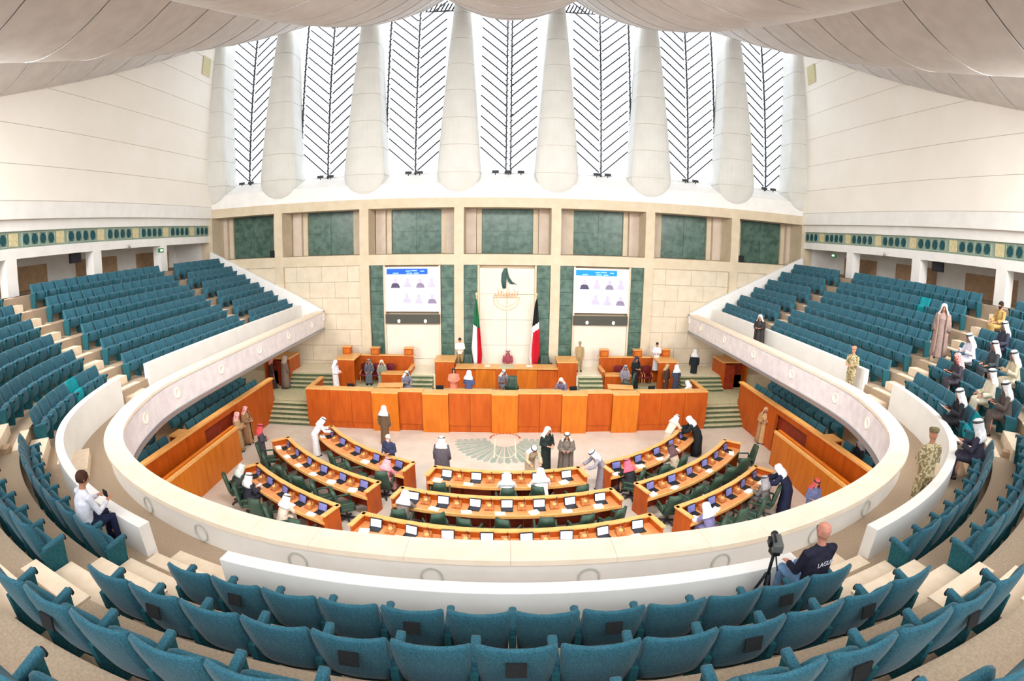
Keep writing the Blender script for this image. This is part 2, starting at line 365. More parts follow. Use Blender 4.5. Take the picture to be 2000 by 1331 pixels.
for k in range(7):
    xc = XC+(k-3)*5.8; Y = WY+1.45
    wn = struct(MB().box(xc-2.1, xc+2.1, Y-.05, Y+.05, 4.0, 4.12).build('window_%d' % (k+1), mat('window_frame', (225, 225, 225), .5)), 'tall window with steel chevron glazing bars, number %d from the left' % (k+1))
    for i in range(6):
        for j in (-1, 1): ob('pane', pane, wn, (xc+j*1.03, Y+.12, 5.1+i*2))
        ob('transom', horz, wn, (xc, Y+.1, 6.1+i*2))
    for j in ((-.14, .14) if k == 3 else (0,)): ob('mullion', trs, wn, (xc+j, Y-.12, 10.6))
    if k in (0, 1, 2): ob('mullion', trs, wn, (xc-1.9, Y-.1, 12.0 if k else 11))
    if k in (4, 5, 6): ob('mullion', trs, wn, (xc+1.9, Y-.1, 12.0 if k < 6 else 11))
    for i in range(17):
        z = 4.3+i*.68
        ob('glazing_bar', barL, wn, (xc, Y-.06, z)); ob('glazing_bar', barR, wn, (xc, Y-.06, z))
    for j in ((-1, 0, 1) if k == 3 else (-.45, .45)):
        e = empty('floodlight', 'small dark floodlight on the sill of %s, %s' % (['the leftmost tall window', 'the second tall window from left', 'the tall window left of centre', 'the centre tall window', 'the tall window right of centre', 'the second tall window from right', 'the rightmost tall window'][k], {-1: 'left one', 0: 'middle one', 1: 'right one', -.45: 'left one', .45: 'right one'}[j]), 'lamp', (xc+j*.78, WY+.85, 3.9), 0, 'window sill floodlights')
        MB().tube([(0, 0, .0), (0, 0, .14)], .03).build('stand', STEEL, e)
        MB().obox((0, 0, .2), .42, .2, .14, Matrix.Rotation(.5, 3, 'X')).build('lamp_head', STEEL, e, bevel=.04, smooth=True)
for s in (-1, 1):
    e = empty('roof_grille', 'dark slatted grille under the canopy, %s of the centre' % ('left' if s < 0 else 'right'), 'grille', (XC+s*4.2, 29.9, 14.75))
    MB().box(-1.05, 1.05, -.05, 0, -.35, -.28).build('frame', STEEL, e)
    for q in range(9): MB().bar((-1+q*.23, 0, -.28), (-.75+q*.23, 0, .25), .09, .05).build('slat', STEEL, e)

# beams, pilasters and niches
Z1, Z2, Z3, Z4, ZW = 2.43, 1.84, -.98, -1.62, -9.7
wb = struct(MB().box(-20.2, 20.3, WY-.02, WY+.35, Z2, Z1).build('wall_front_beam', BEAM), 'upper beige beam over the niches')
struct(MB().box(-20.2, 20.3, WY-.02, WY+.35, Z4, Z3).build('trim_3', BEAM), 'lower beige beam under the niches')
for k, xc in enumerate((-14.5, -8.7, -2.85, 2.95, 8.75, 14.55)):
    struct(MB().box(xc-.29, xc+.29, WY-.06, WY+2.2, Z3, Z2).box(xc-.29, xc+.29, WY-.06, WY+.4, ZW, Z4).build('trim_pilaster', BEAM), 'beige pilaster of the far wall')
struct(MB().box(-20.5, 20.6, WY+2.2, WY+2.5, Z3-.3, Z2+.3).box(-20.5, 20.6, WY+.35, WY+2.3, Z3-.15, Z3-.01).box(-20.5, 20.6, WY+.35, WY+2.3, Z2+.01, Z2+.2).build('wall_niche', NICHE), 'stone back of the row of niches')
for k in range(7):
    xc = XC+(k-3)*5.8; dx = 0.0
    e = struct(MB().box(xc-1.62, xc+1.62, WY+1.95, WY+2.2, Z3, Z2).build('wall_niche_panel', GREENM), 'green marble panel deep in a niche')
    for i in range(2):
        for j in range(2): MB().box(xc-1.6+i*1.61, xc-.01+i*1.61, WY+1.9, WY+1.95, Z3+.02+j*1.4, Z3+1.4+j*1.4).build('marble_slab', GREENM, e)
    for sx in (-1, 1):
        MB().box(xc+sx*1.78-.16, xc+sx*1.78+.16, WY+1.75, WY+2.0, Z3, Z2).build('niche_reveal', BEAM, e)
        MB().box(xc+sx*2.28-.32, xc+sx*2.28+.32, WY+1.5, WY+2.0, Z3, Z2).build('reveal_slab', NICHE, e)
for s in (-1, 1):
    a0, a1 = sorted((XC+s*19.66, XC+s*20.6)); struct(MB().box(a0, a1, WY-.03, WY+2.5, Z3-.3, 2.45).build('wall_corner_pier', BEAM), 'beige pier in the corner beside the last niche')
    e = empty('niche_speaker', 'small black box in the corner of the %s outermost niche' % ('left' if s < 0 else 'right'), 'speaker', (XC+s*14.95+s*.2, WY+.5, Z3+.25))
    MB().box(-.25, .25, -.15, .15, -.24, .2).build('case', BLK, e, bevel=.02); MB().box(-.18, .18, -.17, -.15, -.16, .14).build('grille', GRILLE, e)
# lower wall: stone blocks outside, marble strips and panels in the three middle bays
wl = struct(MB().box(-20.5, 20.6, WY+.35, WY+.6, ZW, Z4).build('wall_front_lower', mat('stone_joint', (196, 178, 152), .9)), 'lower part of the far wall')
def blocks(x0, x1, z0, z1, nz, nx, y, m, name='stone_block', stag=True):
    dz = (z1-z0)/nz; dx = (x1-x0)/nx
    for j in range(nz):
        xs = [x0]+[x0+dx*(i+(.5 if (stag and j % 2) else 0)) for i in range(0 if (stag and j % 2) else 1, nx)]+[x1]
        for a, b in zip(xs[:-1], xs[1:]): MB().box(a+.008, b-.008, y, y+.3, z0+j*dz+.008, z0+(j+1)*dz-.008).build(name, m, wl)
blocks(-14.2, -9.0, ZW, Z4, 8, 3, WY+.1, STONE); blocks(9.05, 14.25, ZW, Z4, 8, 3, WY+.1, STONE)
blocks(-20.2, -14.8, ZW, Z4, 8, 3, WY+.1, STONE); blocks(14.85, 20.2, ZW, Z4, 8, 3, WY+.1, STONE)
for xc in (-5.75, XC, 5.85):
    for s in (-1, 1):
        a, b = sorted((xc+s*2.6, xc+s*1.8)); blocks(a, b, ZW, Z4, 10, 1, WY+.06, GREENM, 'marble_slab', False)
        MB().box(xc+s*1.72-.06, xc+s*1.72+.06, WY-.02, WY+.35, ZW, Z4-.02).build('panel_edge', BEAM, wl)
blocks(XC-1.66, XC+1.66, ZW, Z4-.2, 5, 2, WY+.05, INNER, 'panel_block', False)
for xc in (-5.75, 5.85): blocks(xc-1.66, xc+1.66, ZW, -5.2, 2, 1, WY+.05, INNER, 'panel_block', False)

#@@BALCONY
# ------------------------------------------------------------------ gallery: rim, walls, terraces
rim = MB(); solid(rim, -2.42, -2.05, -5.5, ZRIM-.09)
rim = struct(rim.build('wall_gallery_rim', PLAST, smooth=False), 'curved white rim wall of the gallery opening')
# cap stones: each its own piece
N = len(BASE)
cuts = list(range(0, N-1, 9))+[N-1]
for a, b in zip(cuts[:-1], cuts[1:]):
    idx = list(range(a, b+1)); m = MB(); A = off(-2.5, idx); B = off(-1.97, idx)
    # shrink ends for the joint
    for L in (A, B):
        L[0] = L[0]+(L[1]-L[0]).normalized()*.002; L[-1] = L[-1]+(L[-2]-L[-1]).normalized()*.002
    m.ring_loft([[(p.x, p.y, ZRIM-.09), (q.x, q.y, ZRIM-.09), (q.x, q.y, ZRIM), (p.x, p.y, ZRIM)] for p, q in zip(A, B)]); m.build('cap_stone', CAP, rim)
m = MB(); solid(m, -2.46, -2.42, -5.45, ZRIM-.16); m.build('marble_fascia', MARBLE, rim)
m = MB(); solid(m, -2.5, -2.42, -5.62, -5.5); m.build('fascia_lip', SILVER, rim)
# medallions: on the fascia and on the corridor side
disc = MB().ring_loft([[(r*cos(a*pi/10), -y, r*sin(a*pi/10)) for a in range(20)] for r, y in ((.19, 0), (.2, .03), (.15, .04), (.14, .025))]).mesh('medallion', MARBLE, True)
discw = MB().ring_loft([[(r*cos(a*pi/10), -y, r*sin(a*pi/10)) for a in range(20)] for r, y in ((.19, 0), (.2, .03), (.15, .04), (.14, .025))]).mesh('medallion', mat('ivory_medallion', (255, 246, 232), .4), True)
ring = MB().ring_loft([[(r*cos(a*pi/12), -y, r*sin(a*pi/12)) for a in range(24)] for r, y in ((.17, 0), (.17, .02), (.15, .02), (.15, 0))], caps=False).mesh('medallion', mat('grey_ring', (196, 198, 188), .5))
L = [0]
for i in range(1, N): L.append(L[-1]+(BASE[i]-BASE[i-1]).length)
def at_s(s, d=0):
    s = min(max(s, 0), L[-1]); i = next((k for k in range(1, N) if L[k] >= s), N-1); t = (s-L[i-1])/(L[i]-L[i-1])
    p = BASE[i-1].lerp(BASE[i], t); n = NRM[i-1].lerp(NRM[i], t).normalized(); return p+n*d, n
def s_of_y(y, side):  # arclength where the straight side reaches y
    rng = range(N//2) if side < 0 else range(N-1, N//2, -1)
    return L[min(rng, key=lambda i: abs(BASE[i].y-y))]
for side in (-1, 1):
    for y in (27.8, 24.35, 20.95, 17.47, 14.05, 10.9):
        p, n = at_s(s_of_y(y, side), -2.46); o = ob('medallion', discw, rim, (p.x, p.y, -4.93), atan2(n.y, n.x)-pi/2)
for sx in (-1, 1):
    for x, in ((1.1,), (3.35,), (5.35,), (7.0,)):
        i = min(range(N), key=lambda i: (off(-2.05)[i]-Vector((XC+sx*x, 6.2))).length if False else abs(off(-2.05)[i].x-(XC+sx*x))+ (0 if BASE[i].y < 10 else 99))
        p = BASE[i]+NRM[i]*-2.04; n = NRM[i]; ob('medallion', ring, rim, (p.x, p.y, -4.8), atan2(n.y, n.x)+pi/2)
# balcony slab soffit
slab = MB(); solid(slab, -2.42, 5.9, -5.62, -5.5, idx_between(lambda p: True)); struct(slab.build('ceiling_gallery_slab', PLAST), 'underside of the gallery')
# terraces
ter = MB(); ribbon(ter, -2.05, -.9, ZCOR); wallrib(ter, -.9, ZCOR, FL0); ribbon(ter, -.9, .13, FL0)
for i in range(1, 9):
    idx = None if i < 7 else [k for k in range(N) if BASE[k].y < 11.0]
    wallrib(ter, i-1+.13, FL0+(i-1)*RISE, FL0+i*RISE, idx); ribbon(ter, i-1+.13, i+.13, FL0+i*RISE, idx)
struct(ter.build('floor_terraces', CARPET), 'carpeted terraces of the gallery')
# aisle lines: (point on row 1, direction outwards)
AL = {}
AL['c'] = (Vector((-4.08, 4.05)), Vector((-.29, -1)))     # centre block start
AL['b2'] = (Vector((-5.64, 4.40)), Vector((-.13, -1.05)))  # block B end
AL['b1'] = (Vector((-10.7, 6.8)), Vector((-.66, -.75)))
AL['a2'] = (Vector((-11.8, 8.0)), Vector((-.70, -.71)))
AL['a1'] = (Vector((-13.8, 12.6)), Vector((-1, -.12)))
AL['s1'] = (Vector((-14, 14.15)), Vector((-1, -.14)))
def cross(d, al, side, flip=1):
    """arclength-ish fractional index where offset curve d crosses an aisle line"""
    P0, D = AL[al]; P0 = Vector((P0.x*(-side), P0.y)) if side > 0 else P0; D = Vector((D.x*(-side), D.y)) if side > 0 else D
    if side > 0: P0 = P0+Vector((.1, 0))
    t = Vector((-D.y, D.x)); C = off(d); best = None
    for i in range(N-1):
        a, b = (C[i]-P0).dot(t), (C[i+1]-P0).dot(t)
        if a*b <= 0 and a != b:
            q = C[i].lerp(C[i+1], a/(a-b))
            if (q-P0).length < 12+abs(d) and (best is None or (q-P0-D*d).length < best[0]): best = ((q-P0-D*d).length, i+a/(a-b))
    return best[1]
def on(d, fi):
    i = min(int(fi), N-2); t = fi-i; n = NRM[i].lerp(NRM[i+1], t).normalized(); return BASE[i].lerp(BASE[i+1], t)+n*d, n
def fi_y(y, side):
    for i in (range(N-1) if side < 0 else range(N-2, -1, -1)):
        a, b = BASE[i].y, BASE[i+1].y
        if (a-y)*(b-y) <= 0 and a != b: return i+(a-y)/(a-b)
# second wall in five lengths, each with its own label
def wall2(f0, f1, label):
    fis = [f0]+[i for i in range(int(f0)+1, int(f1)+1) if f0+.05 < i < f1-.05]+[f1]; m = MB()
    A = [on(-1.0, f)[0] for f in fis]; B = [on(-.78, f)[0] for f in fis]
    m.ring_loft([[(a.x, a.y, ZCOR-.1), (b.x, b.y, ZCOR-.1), (b.x, b.y, -4.0), (a.x, a.y, -4.0)] for a, b in zip(A, B)])
    o = m.build('wall_parapet', PLAST, bevel=.012, smooth=False); struct(o, label)
f_s = {}
for side in (-1, 1):
    f_s[side] = [fi_y(29.85, side), fi_y(14.5, side), cross(-.9, 'a1', side), cross(-.9, 'b2', side)+(0.0), cross(-.9, 'c', side)]
wall2(f_s[-1][0], f_s[-1][1], 'straight white parapet before the left side seats')
wall2(f_s[-1][2], f_s[-1][3], 'curved white parapet before the left corner seats')
wall2(f_s[-1][4], f_s[1][4], 'long curved white parapet before the centre seats')
wall2(f_s[1][3], f_s[1][2], 'curved white parapet before the right corner seats')
wall2(f_s[1][1], f_s[1][0], 'straight white parapet before the right side seats')
# raked end walls beside the far wall
for s in (-1, 1):
    m = MB(); y0, y1 = 29.72, 29.95
    poly = [(13.0, -5.0), (11.5, -5.0), (11.5, -4.38), (13.3, -3.4), (19.75, -.35), (19.75, -1.9)]
    vs = [(XC+s*x, y, z) for y in (y0, y1) for x, z in poly]; n = len(poly)
    m.add(vs, [tuple(range(n)), tuple(range(2*n-1, n-1, -1))]+[(i, (i+1) % n, (i+1) % n+n, i+n) for i in range(n)])
    struct(m.build('wall_raked', PLAST), 'raked white end wall beside the far wall')
# aisle steps
def stairs(al0, al1, side, rows, label):
    root = struct(ob('floor_stairs', None), label); root.empty_display_size = .1
    for i in range(-1, rows):
        d = i+.13 if i >= 0 else -.9
        z0 = FL0+i*RISE if i >= 0 else ZCOR; h = RISE/2 if i >= 0 else .225
        dd = d-.26
        if callable(al0): p = al0(dd); q = al1(dd)
        else: p = on(dd, cross(dd, al0, side))[0]; q = on(dd, cross(dd, al1, side))[0]
        t = (q-p); Lw = t.length; t.normalize(); M = Matrix(((t.x, -t.y, 0), (t.y, t.x, 0), (0, 0, 1)))
        c = (p+q)/2; MB().obox((c.x, c.y, z0+h/2), Lw-.16, .5, h, M).build('step', STEPL, root)
        # light nosing on the full tread
        n = Vector((t.y, -t.x)); dd2 = d+.1
        if callable(al0): p = al0(dd2); q = al1(dd2)
        else: p = on(dd2, cross(dd2, al0, side))[0]; q = on(dd2, cross(dd2, al1, side))[0]
        c = (p+q)/2; zt = z0+(RISE if i >= 0 else .45); MB().obox((c.x, c.y, zt+.008), Lw-.16, .26, .03, M).build('step', STEPL, root)
for side in (-1, 1):
    sn = 'left' if side < 0 else 'right'
    stairs('c', 'b2', side, 5, 'pale gallery steps between the centre and %s corner seats' % sn)
    stairs('b1', 'a2', side, 6, 'pale gallery steps halfway round the %s corner' % sn)
    f1 = lambda y0: (lambda d: Vector((XC+side*(13.97+d), y0-.14*d)))
    stairs(f1(12.75), f1(14.0), side, 6, 'pale gallery steps before the %s side seats' % sn)
    stairs(f1(23.35), f1(24.35), side, 6, 'pale gallery steps dividing the %s side seats' % sn)
#@@SEATS
# ------------------------------------------------------------------ theatre seats
def seat_meshes():
    R = {}
    # backrest: curved upholstered slab, rear face at y ~ 0, sitter faces +y ; leans back
    def backrest(nx=7, nz=7, full=True):
        rings = []
        for k in range(nz):
            t = k/(nz-1); z = .28+.67*t; hwid = .29+.034*t
            lean = -.17*t+.13; th = .085+.03*sin(pi*t)
            if k == nz-1: th = .05
            front, back = [], []
            for i in range(nx):
                u = -1+2*i/(nx-1); x = u*hwid; cy = .035*u*u; dz = .028*u*u*(t**3)-.0
                front.append((x, lean+th/2+cy, z+dz-.02*(k == nz-1))); back.append((x, lean-th/2+cy, z+dz-.02*(k == nz-1)))
            rings.append(front+back[::-1])
        # rounded crown
        t = 1; r = []; lean = -.04
        for i in range(nx):
            u = -1+2*i/(nx-1); r.append((u*.306, lean+.012+.035*u*u, .955+.028*u*u))
        r2 = [(x, y-.03, z) for x, y, z in r]; rings.append(r+r2[::-1])
        return MB().ring_loft(rings)
    R['backrest'] = backrest().mesh('backrest', TEAL, True)
    R['grille'] = MB().obox((0, -.094, .765), .17, .02, .14, Matrix.Rotation(-.24, 3, 'X')).mesh('speaker_grille', GRILLE)
    # tipped-up seat: rounded roll
    rings = []
    for i in range(7):
        x = -.275+.55*i/6; e = 1 if 0 < i < 6 else .82; rings.append([(x, .24+.085*e*cos(a)+.0, .46+.2*e*sin(a)) for a in [j*2*pi/10 for j in range(10)]])
    R['seat'] = MB().ring_loft(rings).mesh('seat', TEAL, True)
    me = MB().add([(-.04,.06,.55),(.04,.06,.55),(.045,.43,.60),(-.045,.43,.60),(-.04,.06,.61),(.04,.06,.61),(.045,.43,.66),(-.045,.43,.66)],
        [(0,3,2,1),(4,5,6,7),(0,1,5,4),(1,2,6,5),(2,3,7,6),(3,0,4,7)]).mesh('armrest', TEAL, True)
    bevel_mesh(me, .018, 2); R['arm'] = me
    R['cap'] = MB().tube([(0, .425, .61), (0, .445, .61)], [(.045, .042), (.04, .038)], 10).mesh('end_cap', BLK, True)
    R['stand'] = MB().add([(-.035,.02,0),(.035,.02,0),(.035,.3,0),(-.035,.3,0),(-.035,.02,.56),(.035,.02,.56),(.035,.4,.6),(-.035,.4,.6)],
        [(0,3,2,1),(4,5,6,7),(0,1,5,4),(1,2,6,5),(2,3,7,6),(3,0,4,7)]).mesh('side_panel', TEALD)
    return R
SM = seat_meshes()
SM2 = {k: (v.copy() if k in ('backrest', 'seat') else v) for k, v in SM.items()}
for k in ('backrest', 'seat'): SM2[k].materials[0] = TEAL2
SW = .684
def make_seat(p, n, z, label, group, vent=False, end=0, bright=False, detail=True):
    e = empty('theatre_seat', label, 'seat', (p.x, p.y, z), atan2(-n.y, -n.x)-pi/2, group); S = SM2 if bright else SM
    b = ob('backrest', S['backrest'], e)
    if vent: ob('speaker_grille', S['grille'], b)
    ob('seat', S['seat'], e)
    for x in ((-SW/2, SW/2) if end else (-SW/2,)):
        a = ob('armrest', S['arm'], e, (x, 0, 0)); ob('side_panel', S['stand'], e, (x, 0, 0))
        if detail: ob('end_cap', S['cap'], a)
    return e
SEATS = []   # (px size, pos, normal, z, label, group, vent, end, bright)
def add_row(P, rowi, block, sidename, vents=(), bright=(), fromend=True, floor=None):
    n = len(P); z = (FL0+rowi*RISE) if floor is None else floor
    for j, (p, nn) in enumerate(P):
        c = Vector((p.x, p.y, z+.7)); u, v = proj(c); 
        if not (-45 < u < 2045 and -30 < v < 1400): continue
        d = (c-EYE).length; k = j+1; rw = ORD[rowi]+' row'
        if rowi == 0: rw = 'front row'
        lab = 'teal upholstered seat, %s from the %s end, %s, %s' % (ORD[j], 'left' if block.startswith('centre') else 'far', rw, block)
        if vents and j in vents: lab = lab.replace('upholstered seat', 'seat with black speaker grille')
        SEATS.append((d, p, nn, z, lab, 'teal seats, '+block, j in vents, j == n-1, j in bright))
def row_between(d, f0, f1, cnt=None):
    # uniform seats between fractional indices along offset curve
    pts = [on(d, f0+(f1-f0)*t/60) for t in range(61)]; LL = [0]
    for a, b in zip(pts[:-1], pts[1:]): LL.append(LL[-1]+(b[0]-a[0]).length)
    cnt = cnt or max(1, round(LL[-1]/.69)); out = []
    for j in range(cnt):
        s = LL[-1]*(j+.5)/cnt; k = next(i for i in range(1, 61) if LL[i] >= s-1e-9); t = (s-LL[k-1])/max(1e-9, LL[k]-LL[k-1])
        out.append((pts[k-1][0].lerp(pts[k][0], t), pts[k-1][1].lerp(pts[k][1], t).normalized()))
    return out
VC = [(1, 4, 7, 10), (1, 4, 6, 9, 11), (1, 4, 7, 10, 12), (1, 4, 7, 10, 13)]
for i in range(4):
    add_row(row_between(i, cross(i, 'c', -1), cross(i, 'c', 1), 12+i), i, 'centre block', '', VC[i])
for side in (-1, 1):
    sn = 'left' if side < 0 else 'right'
    for i in range(6):
        rv = lambda P: P if side < 0 else P[::-1]
        P = row_between(i, cross(i, 'b1', side), cross(i, 'b2', side)); add_row(rv(P), i, sn+' curve block', sn, (), ())
        P = row_between(i, cross(i, 'a1', side), cross(i, 'a2', side)); add_row(rv(P), i, sn+' corner block', sn, (), (2,) if i == 0 and side < 0 else ((0,) if i == 0 else ()))
        X = XC+side*(14+i); nn = Vector((side, 0))
        P = [(Vector((X, 23.35-.04*i-(j+.5)*.704)), nn) for j in range(13)]; P = P[:13]
        add_row(P, i, sn+' side block', sn, (), (9,) if i == 4 and side > 0 else ())
        P = [(Vector((X, 29.68-(j+.5)*.735)), nn) for j in range(7)]; add_row(P, i, sn+' end block by the far wall', sn)
    # lower stand under the gallery
    for i in range(2):
        KA = 1.05/.9
        P = [(Vector((XC+side*(12.15+i*.9)*KA, 21.4*KA-(j+.5)*.72)), Vector((side, 0))) for j in range(19)]
        P = [q for q in P if not 14.0*KA < q[0].y < 14.95*KA]
        add_row(P, i, sn+' lower stand', sn, floor=(-7.3+i*.3)*KA)
#@@SEATPLACE
OCC = []   # seats that people sit on get no special treatment; kept for clarity
SEATS.sort(key=lambda s: s[0])
lim = 300
for k, (d, p, nn, z, lab, grp, vent, end, br) in enumerate(SEATS[:lim]):
    make_seat(p, nn, z, lab, grp, vent, end, br, detail=d < 24)
m = MB()
def bake(me, M):
    o = len(m.v); m.v += [tuple(M@v.co) for v in me.vertices]; m.f += [tuple(i+o for i in f.vertices) for f in me.polygons]; m.m += [0]*len(me.polygons)
for (d, p, nn, z, lab, grp, vent, end, br) in SEATS[lim:]:
    M = Matrix.Translation(Vector((p.x, p.y, z))*U) @ Matrix.Rotation(atan2(-nn.y, -nn.x)-pi/2, 4, 'Z')
    bake(SM['backrest'], M); bake(SM['seat'], M)
    for x in ((-SW/2, SW/2) if end else (-SW/2,)):
        T = M@Matrix.Translation((x*U, 0, 0)); bake(SM['arm'], T); bake(SM['stand'], T)
if m.v:
    _u, U = U, 1
    o = m.build('theatre_seats', TEAL, smooth=True); U = _u; tag(o, 'farthest teal seats in the high rows of both side blocks', 'seats'); o['kind'] = 'stuff'
print('SEATS', len(SEATS))
#@@LOWER
# ------------------------------------------------------------------ chamber floor: wooden stands, dais
U = 1.05  # chamber group scaled up about the camera, relative to the gallery
LR = {-1: 'left', 1: 'right'}
for s in (-1, 1):
    sx = lambda x: XC+s*x
    def bx(m, x0, x1, y0, y1, z0, z1): a, b = sorted((sx(x0), sx(x1))); return m.box(a, b, y0, y1, z0, z1)
    # wooden front of the raised lower stand, made of panels
    e = empty('timber_stand_front', 'tall orange wooden wall of the %s lower stand' % LR[s], 'partition', (sx(11.2), 16, ZF))
    inv = Matrix.Translation(Vector((-sx(11.2), -16, -ZF))*U)
    def P(m, name, mt, par=e, **k):
        o = m.build(name, mt, par, **k); o.data.transform(inv); return o
    ys = [21.15-i*1.22 for i in range(11)]
    for i in range(10):
        if i in (3, 4): continue
        P(bx(MB(), 11.1, 11.22, ys[i+1]+.008, ys[i]-.008, ZF, -6.38), 'panel', WOOD)
    P(bx(MB(), 11.1, 11.22, ys[5], ys[3], -6.62, -6.38), 'panel', WOOD)
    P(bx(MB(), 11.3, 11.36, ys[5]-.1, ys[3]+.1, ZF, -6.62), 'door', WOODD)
    P(bx(MB(), 11.05, 11.3, 8.9, 21.2, -6.38, -6.3), 'cap_rail', WOODT)
    e2 = empty('timber_ramp_wall', 'lower amber wooden wall with thick handrail, %s side of the floor' % LR[s], 'partition', (sx(10.5), 13, ZF))
    inv = Matrix.Translation(Vector((-sx(10.5), -13, -ZF))*U); y1 = 16.35
    for i in range(6): P(bx(MB(), 10.42, 10.56, y1-(i+1)*1.3+.008, y1-i*1.3-.008, ZF, -6.98), 'panel', WOOD2, e2)
    P(bx(MB(), 10.4, 10.5, 8.5, y1, -6.98, -6.88), 'cap_rail', WOODT, e2); P(bx(MB(), 10.56, 10.7, 8.5, y1, -6.95, -6.86), 'handrail', WOOD2, e2, bevel=.02)
    # stand floor
    st = MB(); 
    for i in range(2): bx(st, 11.3+(.3+i*.95 if i else 0), 17, 8, 21.6, ZF, -7.3+i*.3)
    struct(st.build('floor_lower_stand', CARPET), 'carpeted tiers of the %s lower stand' % LR[s])
    struct(bx(MB(), 14.6, 14.9, 8, 25.6, ZF, -4.86).build('wall_lower_stand', mat('warm_wall', (208, 176, 150), .8)), 'wall at the back of the lower stand')
    t = empty('side_table', 'small red wooden ledge in the corner of the %s lower stand' % LR[s], 'table', (sx(11.75), 14.45, -7.3))
    MB().box(-.4, .4, -.35, .35, .72, .78).build('table_top', WOODT, t, bevel=.01)
    for a in (-.34, .34):
        for b in (-.3, .3): MB().box(a-.03, a+.03, b-.03, b+.03, 0, .72).build('leg', WOODD, t)
    MB().box(-.36, .36, -.3, .3, .2, .68).build('cabinet', WOODD, t)
    # doorway cabinet beside the upper steps
    e = empty('timber_doorway', 'orange wooden doorway box with dark red inside, %s of the dais' % LR[s], 'doorway', (sx(11.95), 24.2, -7.45)); inv = Matrix.Translation(Vector((-sx(11.95), -24.2, 7.45))*U)
    P(bx(MB(), 11.25, 11.4, 23.6, 25.0, -7.45, -6.02), 'jamb', WOOD, e); P(bx(MB(), 12.6, 12.75, 23.6, 25.0, -7.45, -6.02), 'jamb', WOOD, e)
    P(bx(MB(), 11.25, 12.75, 23.6, 25.0, -6.02, -5.94), 'top', WOODT, e); P(bx(MB(), 11.4, 12.6, 23.95, 24.0, -7.45, -6.02), 'door', WOODD, e, bevel=.004)
    P(bx(MB(), 11.4, 12.0, 23.62, 23.68, -7.45, -6.1), 'door_leaf', WOODD, e)
# dais floors and steps
D1, D2 = -7.45, -6.75
m = MB(); m.box(-8.93, 9.1, 20.45, 24.0, ZF, D1); m.box(-11.15, -8.93, 21.35, 24.0, ZF, D1); m.box(9.1, 11.3, 21.35, 24.0, ZF, D1); m.box(-8.6, -4.8, 24, 25.25, ZF, D1); m.box(4.9, 8.95, 24, 25.25, ZF, D1); m.box(-16, -11.15, 21.6, 24, ZF, D1); m.box(11.3, 16, 21.6, 24, ZF, D1)
struct(m.build('floor_dais', GREENL), 'pale green marble platform of the dais')
m = MB(); m.box(-16, -8.6, 23.95, 25.75, ZF, D2); m.box(-8.6, -4.8, 25.25, 25.75, ZF, D2); m.box(-4.8, -3.5, 23.95, 25.75, ZF, D2); m.box(-3.5, 3.55, 25.3, 25.75, ZF, D2); m.box(3.55, 4.9, 23.95, 25.75, ZF, D2); m.box(4.9, 8.95, 25.25, 25.75, ZF, D2); m.box(8.95, 16, 23.95, 25.75, ZF, D2)
m.box(-3.5, 3.55, 24.05, 25.3, ZF, -7.1)
struct(m.build('floor_dais_upper', mat('cream_marble_dais', (226, 218, 190), .35, (234, 226, 202), 3, .4)), 'pale green marble upper platform before the far wall')
RUN = .18
def flight(x0, x1, y0, z0, n, label):
    r = struct(ob('floor_steps', None), label); r.empty_display_size = .1
    for i in range(n):
        z = z0+i*.17; y = y0+i*RUN
        MB().box(x0, x1, y+.02, y0+n*RUN, z, z+.12).build('riser', GREEND, r); MB().box(x0, x1, y-.01, y0+n*RUN, z+.12, z+.17).build('step', GREENL, r)
flight(-11.08, -8.95, 20.32, ZF, 5, 'green and cream marble steps at the left end of the counter')
flight(9.12, 11.2, 20.32, ZF, 5, 'green and cream marble steps at the right end of the counter')
for a, b, l in ((-11.2, -8.7, 'far left'), (-4.75, -3.6, 'left of the rostrum'), (3.65, 4.85, 'right of the rostrum'), (9.0, 11.3, 'far right')): flight(a, b, 23.25, D1, 4, 'upper marble steps of the dais, '+l)
# front counter: panels, tops
e = empty('dais_counter', 'long orange wooden counter along the front of the dais', 'counter', (0, 20.3, ZF)); inv = Matrix.Translation(Vector((0, -20.3, -ZF))*U)
def P(m, name, mt, par=None, **k):
    o = m.build(name, mt, par or e, **k); o.data.transform(inv); return o
XS = [-8.95, -7.8, -5.8, -4.62, -3.56, -2.43, -.59, .54, 2.42, 3.51, 4.64, 5.81, 6.9, 8.0, 9.12]
PROUD = (3-1, 4, 6, 8, 10)
for i in range(14):
    pr_ = i in PROUD; y = 20.12 if pr_ else (20.2 if 5 <= i <= 7 else 20.28); zt = -6.56 if pr_ else -6.52
    nb = 2 if XS[i+1]-XS[i] > 1.5 else 1
    for k in range(nb):
        a = XS[i]+(XS[i+1]-XS[i])*k/nb; b = XS[i]+(XS[i+1]-XS[i])*(k+1)/nb
        P(MB().box(a+.006, b-.006, y, 20.45, ZF+.3 if not pr_ else ZF, zt), 'front_panel', WOOD2 if pr_ else WOOD)
        if not pr_: P(MB().box(a+.006, b-.006, y+.04, 20.45, ZF, ZF+.285), 'plinth_panel', WOOD)
    P(MB().box(XS[i], XS[i+1], y-.02, 20.72, zt, zt+.05), 'top_rail', WOODT)
P(MB().box(-8.9, 9.05, 20.7, 21.35, -6.78, -6.73), 'worktop', WOODT)
for s in (-1, 1):
    a, b = sorted((.08+s*9.03, .08+s*8.93)); P(MB().box(a, b, 20.45, 22.3, D1, -6.56), 'side_panel', WOOD); P(MB().box(a-.06, b+.06, 20.7, 22.35, -6.56, -6.5), 'side_rail', WOODT)
    for x in (5.3, 6.2, 7.3, 1.6, 3.3): P(MB().box(s*x-.03, s*x+.03, 20.72, 21.3, D1, -6.78), 'support', WOODD)
